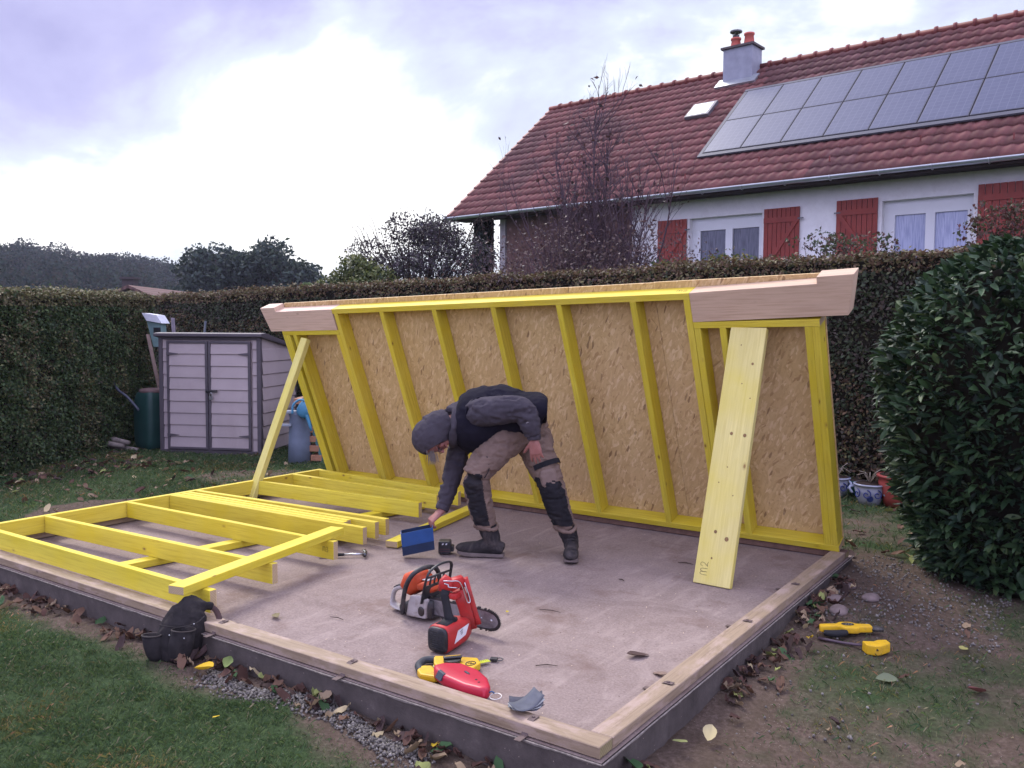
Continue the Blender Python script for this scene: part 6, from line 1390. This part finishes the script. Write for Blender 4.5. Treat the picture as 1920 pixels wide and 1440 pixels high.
mb = MB(); mb.tube([(.158, -.045, 0), (.170, -.04, .006), (.180, -.036, .0)], .003, 6, smooth=3); mb.build('string', plain('blue_string', (.05, .10, .20), .8, .1), ck)
# sanding sheets
SB = [(.10, .10, .11), (.27, .28, .28), (.07, .07, .085), (.30, .31, .30), (.10, .105, .12)]
for i in range(5):
    mb = MB(); nx_, ny_ = 9, 5; off = Vector((-.395 + .004 * i, .118 - .006 * i + .0, .052 + .004 * i)); ang = R(38 + 17 * (i - 2)); L1, L2_ = .13, .075
    V = []
    for a in range(nx_):
        for b_ in range(ny_):
            u, v = a / (nx_ - 1), b_ / (ny_ - 1); x = (u - .5) * L1; y = (v - .5) * L2_ * (1 - .3 * abs(u - .6)); z = .030 * (u - .35) ** 2 * (1 + .5 * i) + .012 * v * v * (i % 3)
            V.append((x * math.cos(ang) - y * math.sin(ang), x * math.sin(ang) + y * math.cos(ang), z))
    F = [(a * ny_ + b_, (a + 1) * ny_ + b_, (a + 1) * ny_ + b_ + 1, a * ny_ + b_ + 1) for a in range(nx_ - 1) for b_ in range(ny_ - 1)]
    mb.mesh(V, F); o = mb.build('sanding_sheet', plain('sheet_%d' % i, SB[i], .8, .2, .12, 30)); o.location = off; s_ = o.modifiers.new('s', 'SOLIDIFY'); s_.thickness = .0012
    tag(o, ('lowest dark blue-grey sheet of the small fan on the front sill', 'second pale sheet from below in the small fan on the front sill', 'middle slate-blue sheet of the small fan on the front sill', 'pale greenish-grey sheet near the top of the fan on the front sill', 'dark slate sheet on top of the fan on the front sill')[i], 'sheet', 'sanding sheets on the front sill')
# tool bag
bg = empty('tool_bag', (-2.33, -.085, g1(-2.33, -.085)), 'black worn tool pouch slumped over the front slab edge, brown belt loop at its right', 'bag', rz=RZ)
bg.scale = (.98, .95, .88)
BAGM = cloth('bag_leather', (.026, .023, .023), .35, dirt=(.065, .055, .048), fuzz=.2, sc=16)
mb = MB()
mb.tube([(-.02, .02, .0), (-.02, .02, .08), (.0, .03, .16), (.015, .05, .225), (.03, .09, .275), (.045, .12, .305)], [(.115, .075), (.12, .08), (.115, .06), (.10, .045), (.075, .03), (.035, .018)], 20, up=(0, 1, 0), smooth=3)
mb.tube([(-.02, .06, .22), (.05, .09, .27), (.13, .11, .262)], [(.03, .05), (.03, .04), (.015, .02)], 12)
organic(mb, 'main_pouch', .006, [BAGM], bg, 3, .008, 16, (1, 1, .5), None, 4)
for (x, y, r, h, lean) in ((-.115, -.035, .050, .145, -.02), (.005, -.055, .062, .185, .03)):
    mb = MB(); n_ = 18; V = []; F = []
    for k, (rr_, z) in enumerate(((.7, 0), (.95, .03), (1.0, h * .5), (.95, h), (.86, h), (.86, h * .4))):
        for i in range(n_):
            a = 2 * math.pi * i / n_; w_ = 1 + .07 * math.sin(a * 3 + z * 30); V.append((x + lean * z / h + r * rr_ * w_ * math.cos(a), y + r * rr_ * w_ * .62 * math.sin(a), z + .004 * math.sin(a * 2)))
    for k in range(5):
        for i in range(n_): F.append((k * n_ + i, k * n_ + (i + 1) % n_, (k + 1) * n_ + (i + 1) % n_, (k + 1) * n_ + i))
    F.append(tuple(range(n_))[::-1]); F.append(tuple(5 * n_ + i for i in range(n_))); mb.mesh(V, F); pk = mb.build('pocket', BAGM, bg)
    mb = MB(); mb.tube([(x + lean + r * .97 * math.cos(a), y + r * .62 * math.sin(a), h) for a in np.linspace(0, 6.283, 20)], .0035, 6, cap=False); mb.build('rim', plain('worn_edge', (.06, .05, .045), .8, .2), pk)
mb = MB(); mb.tube([(-.09, -.04, .205), (.0, -.05, .195), (.09, -.035, .212), (.12, .0, .24)], [(.006, .003)] * 4, 6, smooth=3); mb.build('strap', BAGM, bg)
mb = MB(); mb.tube([(.125, .10, .262), (.150, .095, .240), (.168, .085, .195), (.165, .06, .15), (.145, .03, .10), (.11, -.01, .04), (.07, -.03, .012)], [(.016, .004)] * 7, 8, smooth=4, up=(0, 1, 0)); mb.build('belt_loop', plain('brown_leather', (.075, .045, .04), .7, .25, .25, 15), bg)
mb = MB()
for p in ((.085, -.048, .215), (.055, -.105, .155), (-.02, -.10, .17)): mb.ell(p, (.004, .003, .004), 0, 8, m=6)
mb.build('rivet', STEEL, bg)
# tools on the ground right of the slab
zt = g1(.32, 2.1) + .03
yt = empty('pocket_laser_tool', (.33, 2.12, zt), 'yellow and black hand tool with round badge lying on the patchy grass', 'hand tool', rz=RZ)
mb = MB(); mb.prism([(-.165, -.03, .03), (-.155, .018, .03), (-.06, .028, .03), (-.035, .052, .03), (.02, .052, .03), (.045, .025, .03), (.115, .018, .03), (.115, -.028, .03), (.05, -.03, .03), (.03, -.05, .03), (-.035, -.045, .03), (-.06, -.012, .03)], (0, 0, -.034)); mb.build('body', YELP, yt, bevel=.008)
mb = MB(); mb.tube([(-.145, -.035, -.002), (-.10, -.055, .0), (-.055, -.052, .002), (-.03, -.045, .004)], [(.018, .014), (.024, .018), (.022, .018), (.014, .014)], 10, smooth=3); mb.build('grip', RB, yt)
mb = MB(); mb.tube([(.11, -.005, .012), (.15, -.006, .010), (.175, -.006, .008)], [(.024, .016), (.023, .015), (.018, .012)], 10); mb.build('nose', BLACKP, yt)
mb = MB(); mb.ell((-.006, .008, .031), (.034, .024, .003), 0, 14, m=6); mb.build('badge', plain('dark_badge', (.03, .028, .03), .4, .4), yt)
mb = MB()
for i in range(3): mb.box((-.024 + i * .014, -.006, .0335), (.008, .012, 0), (.004, -.002, 0), (0, 0, .0008))
mb.build('badge_stripes', plain('badge_grey', (.3, .27, .2), .4, .4), yt)
ax2 = empty('hatchet', (.47, 1.96, g1(.47, 1.96) + .02), 'hatchet with dark shaft and yellow blade cover lying on the patchy grass', 'hatchet', rz=RZ)
mb = MB(); mb.tube([(-.20, .17, -.008), (-.10, .075, .0), (-.02, .015, .010)], [(.010, .008), (.009, .007), (.010, .008)], 8, smooth=2); mb.build('shaft', plain('purple_grey_shaft', (.07, .045, .06), .5, .35), ax2)
mb = MB(); mb.prism([(-.035, .012, .036), (-.035, -.045, .036), (.0, -.068, .036), (.035, -.06, .036), (.098, -.015, .036), (.095, .032, .036), (.05, .028, .036), (.022, .008, .036)], (0, 0, -.05)); mb.build('blade_cover', YELP, ax2, bevel=.006)
mb = MB(); mb.face([(.0, -.0665, .010), (.02, -.066, .010), (.010, -.067, .024)]); mb.face([(.0, -.0665, .010), (.010, -.067, .024), (.02, -.066, .010)]); mb.build('cover_mark', INK, ax2)
# ------------------------------------------------------------------ thin autumn haze
mb = MB(); mb.box((-1500, -1500, -1.6), (3000, 0, 0), (0, 3000, 0), (0, 0, 44)); hz_ = mb.build('haze', None if False else [], None)
m = bpy.data.materials.new('haze'); m.use_nodes = True; t = m.node_tree; t.nodes.clear(); o_ = N(t, 'ShaderNodeOutputMaterial'); v_ = N(t, 'ShaderNodeVolumePrincipled')
v_.inputs['Color'].default_value = (.78, .80, .95, 1); v_.inputs['Density'].default_value = .0004; t.links.new(v_.outputs[0], o_.inputs['Volume']); hz_.data.materials.append(m)
tag(hz_, 'thin pale haze over the gardens and hill', 'haze', kind='stuff')
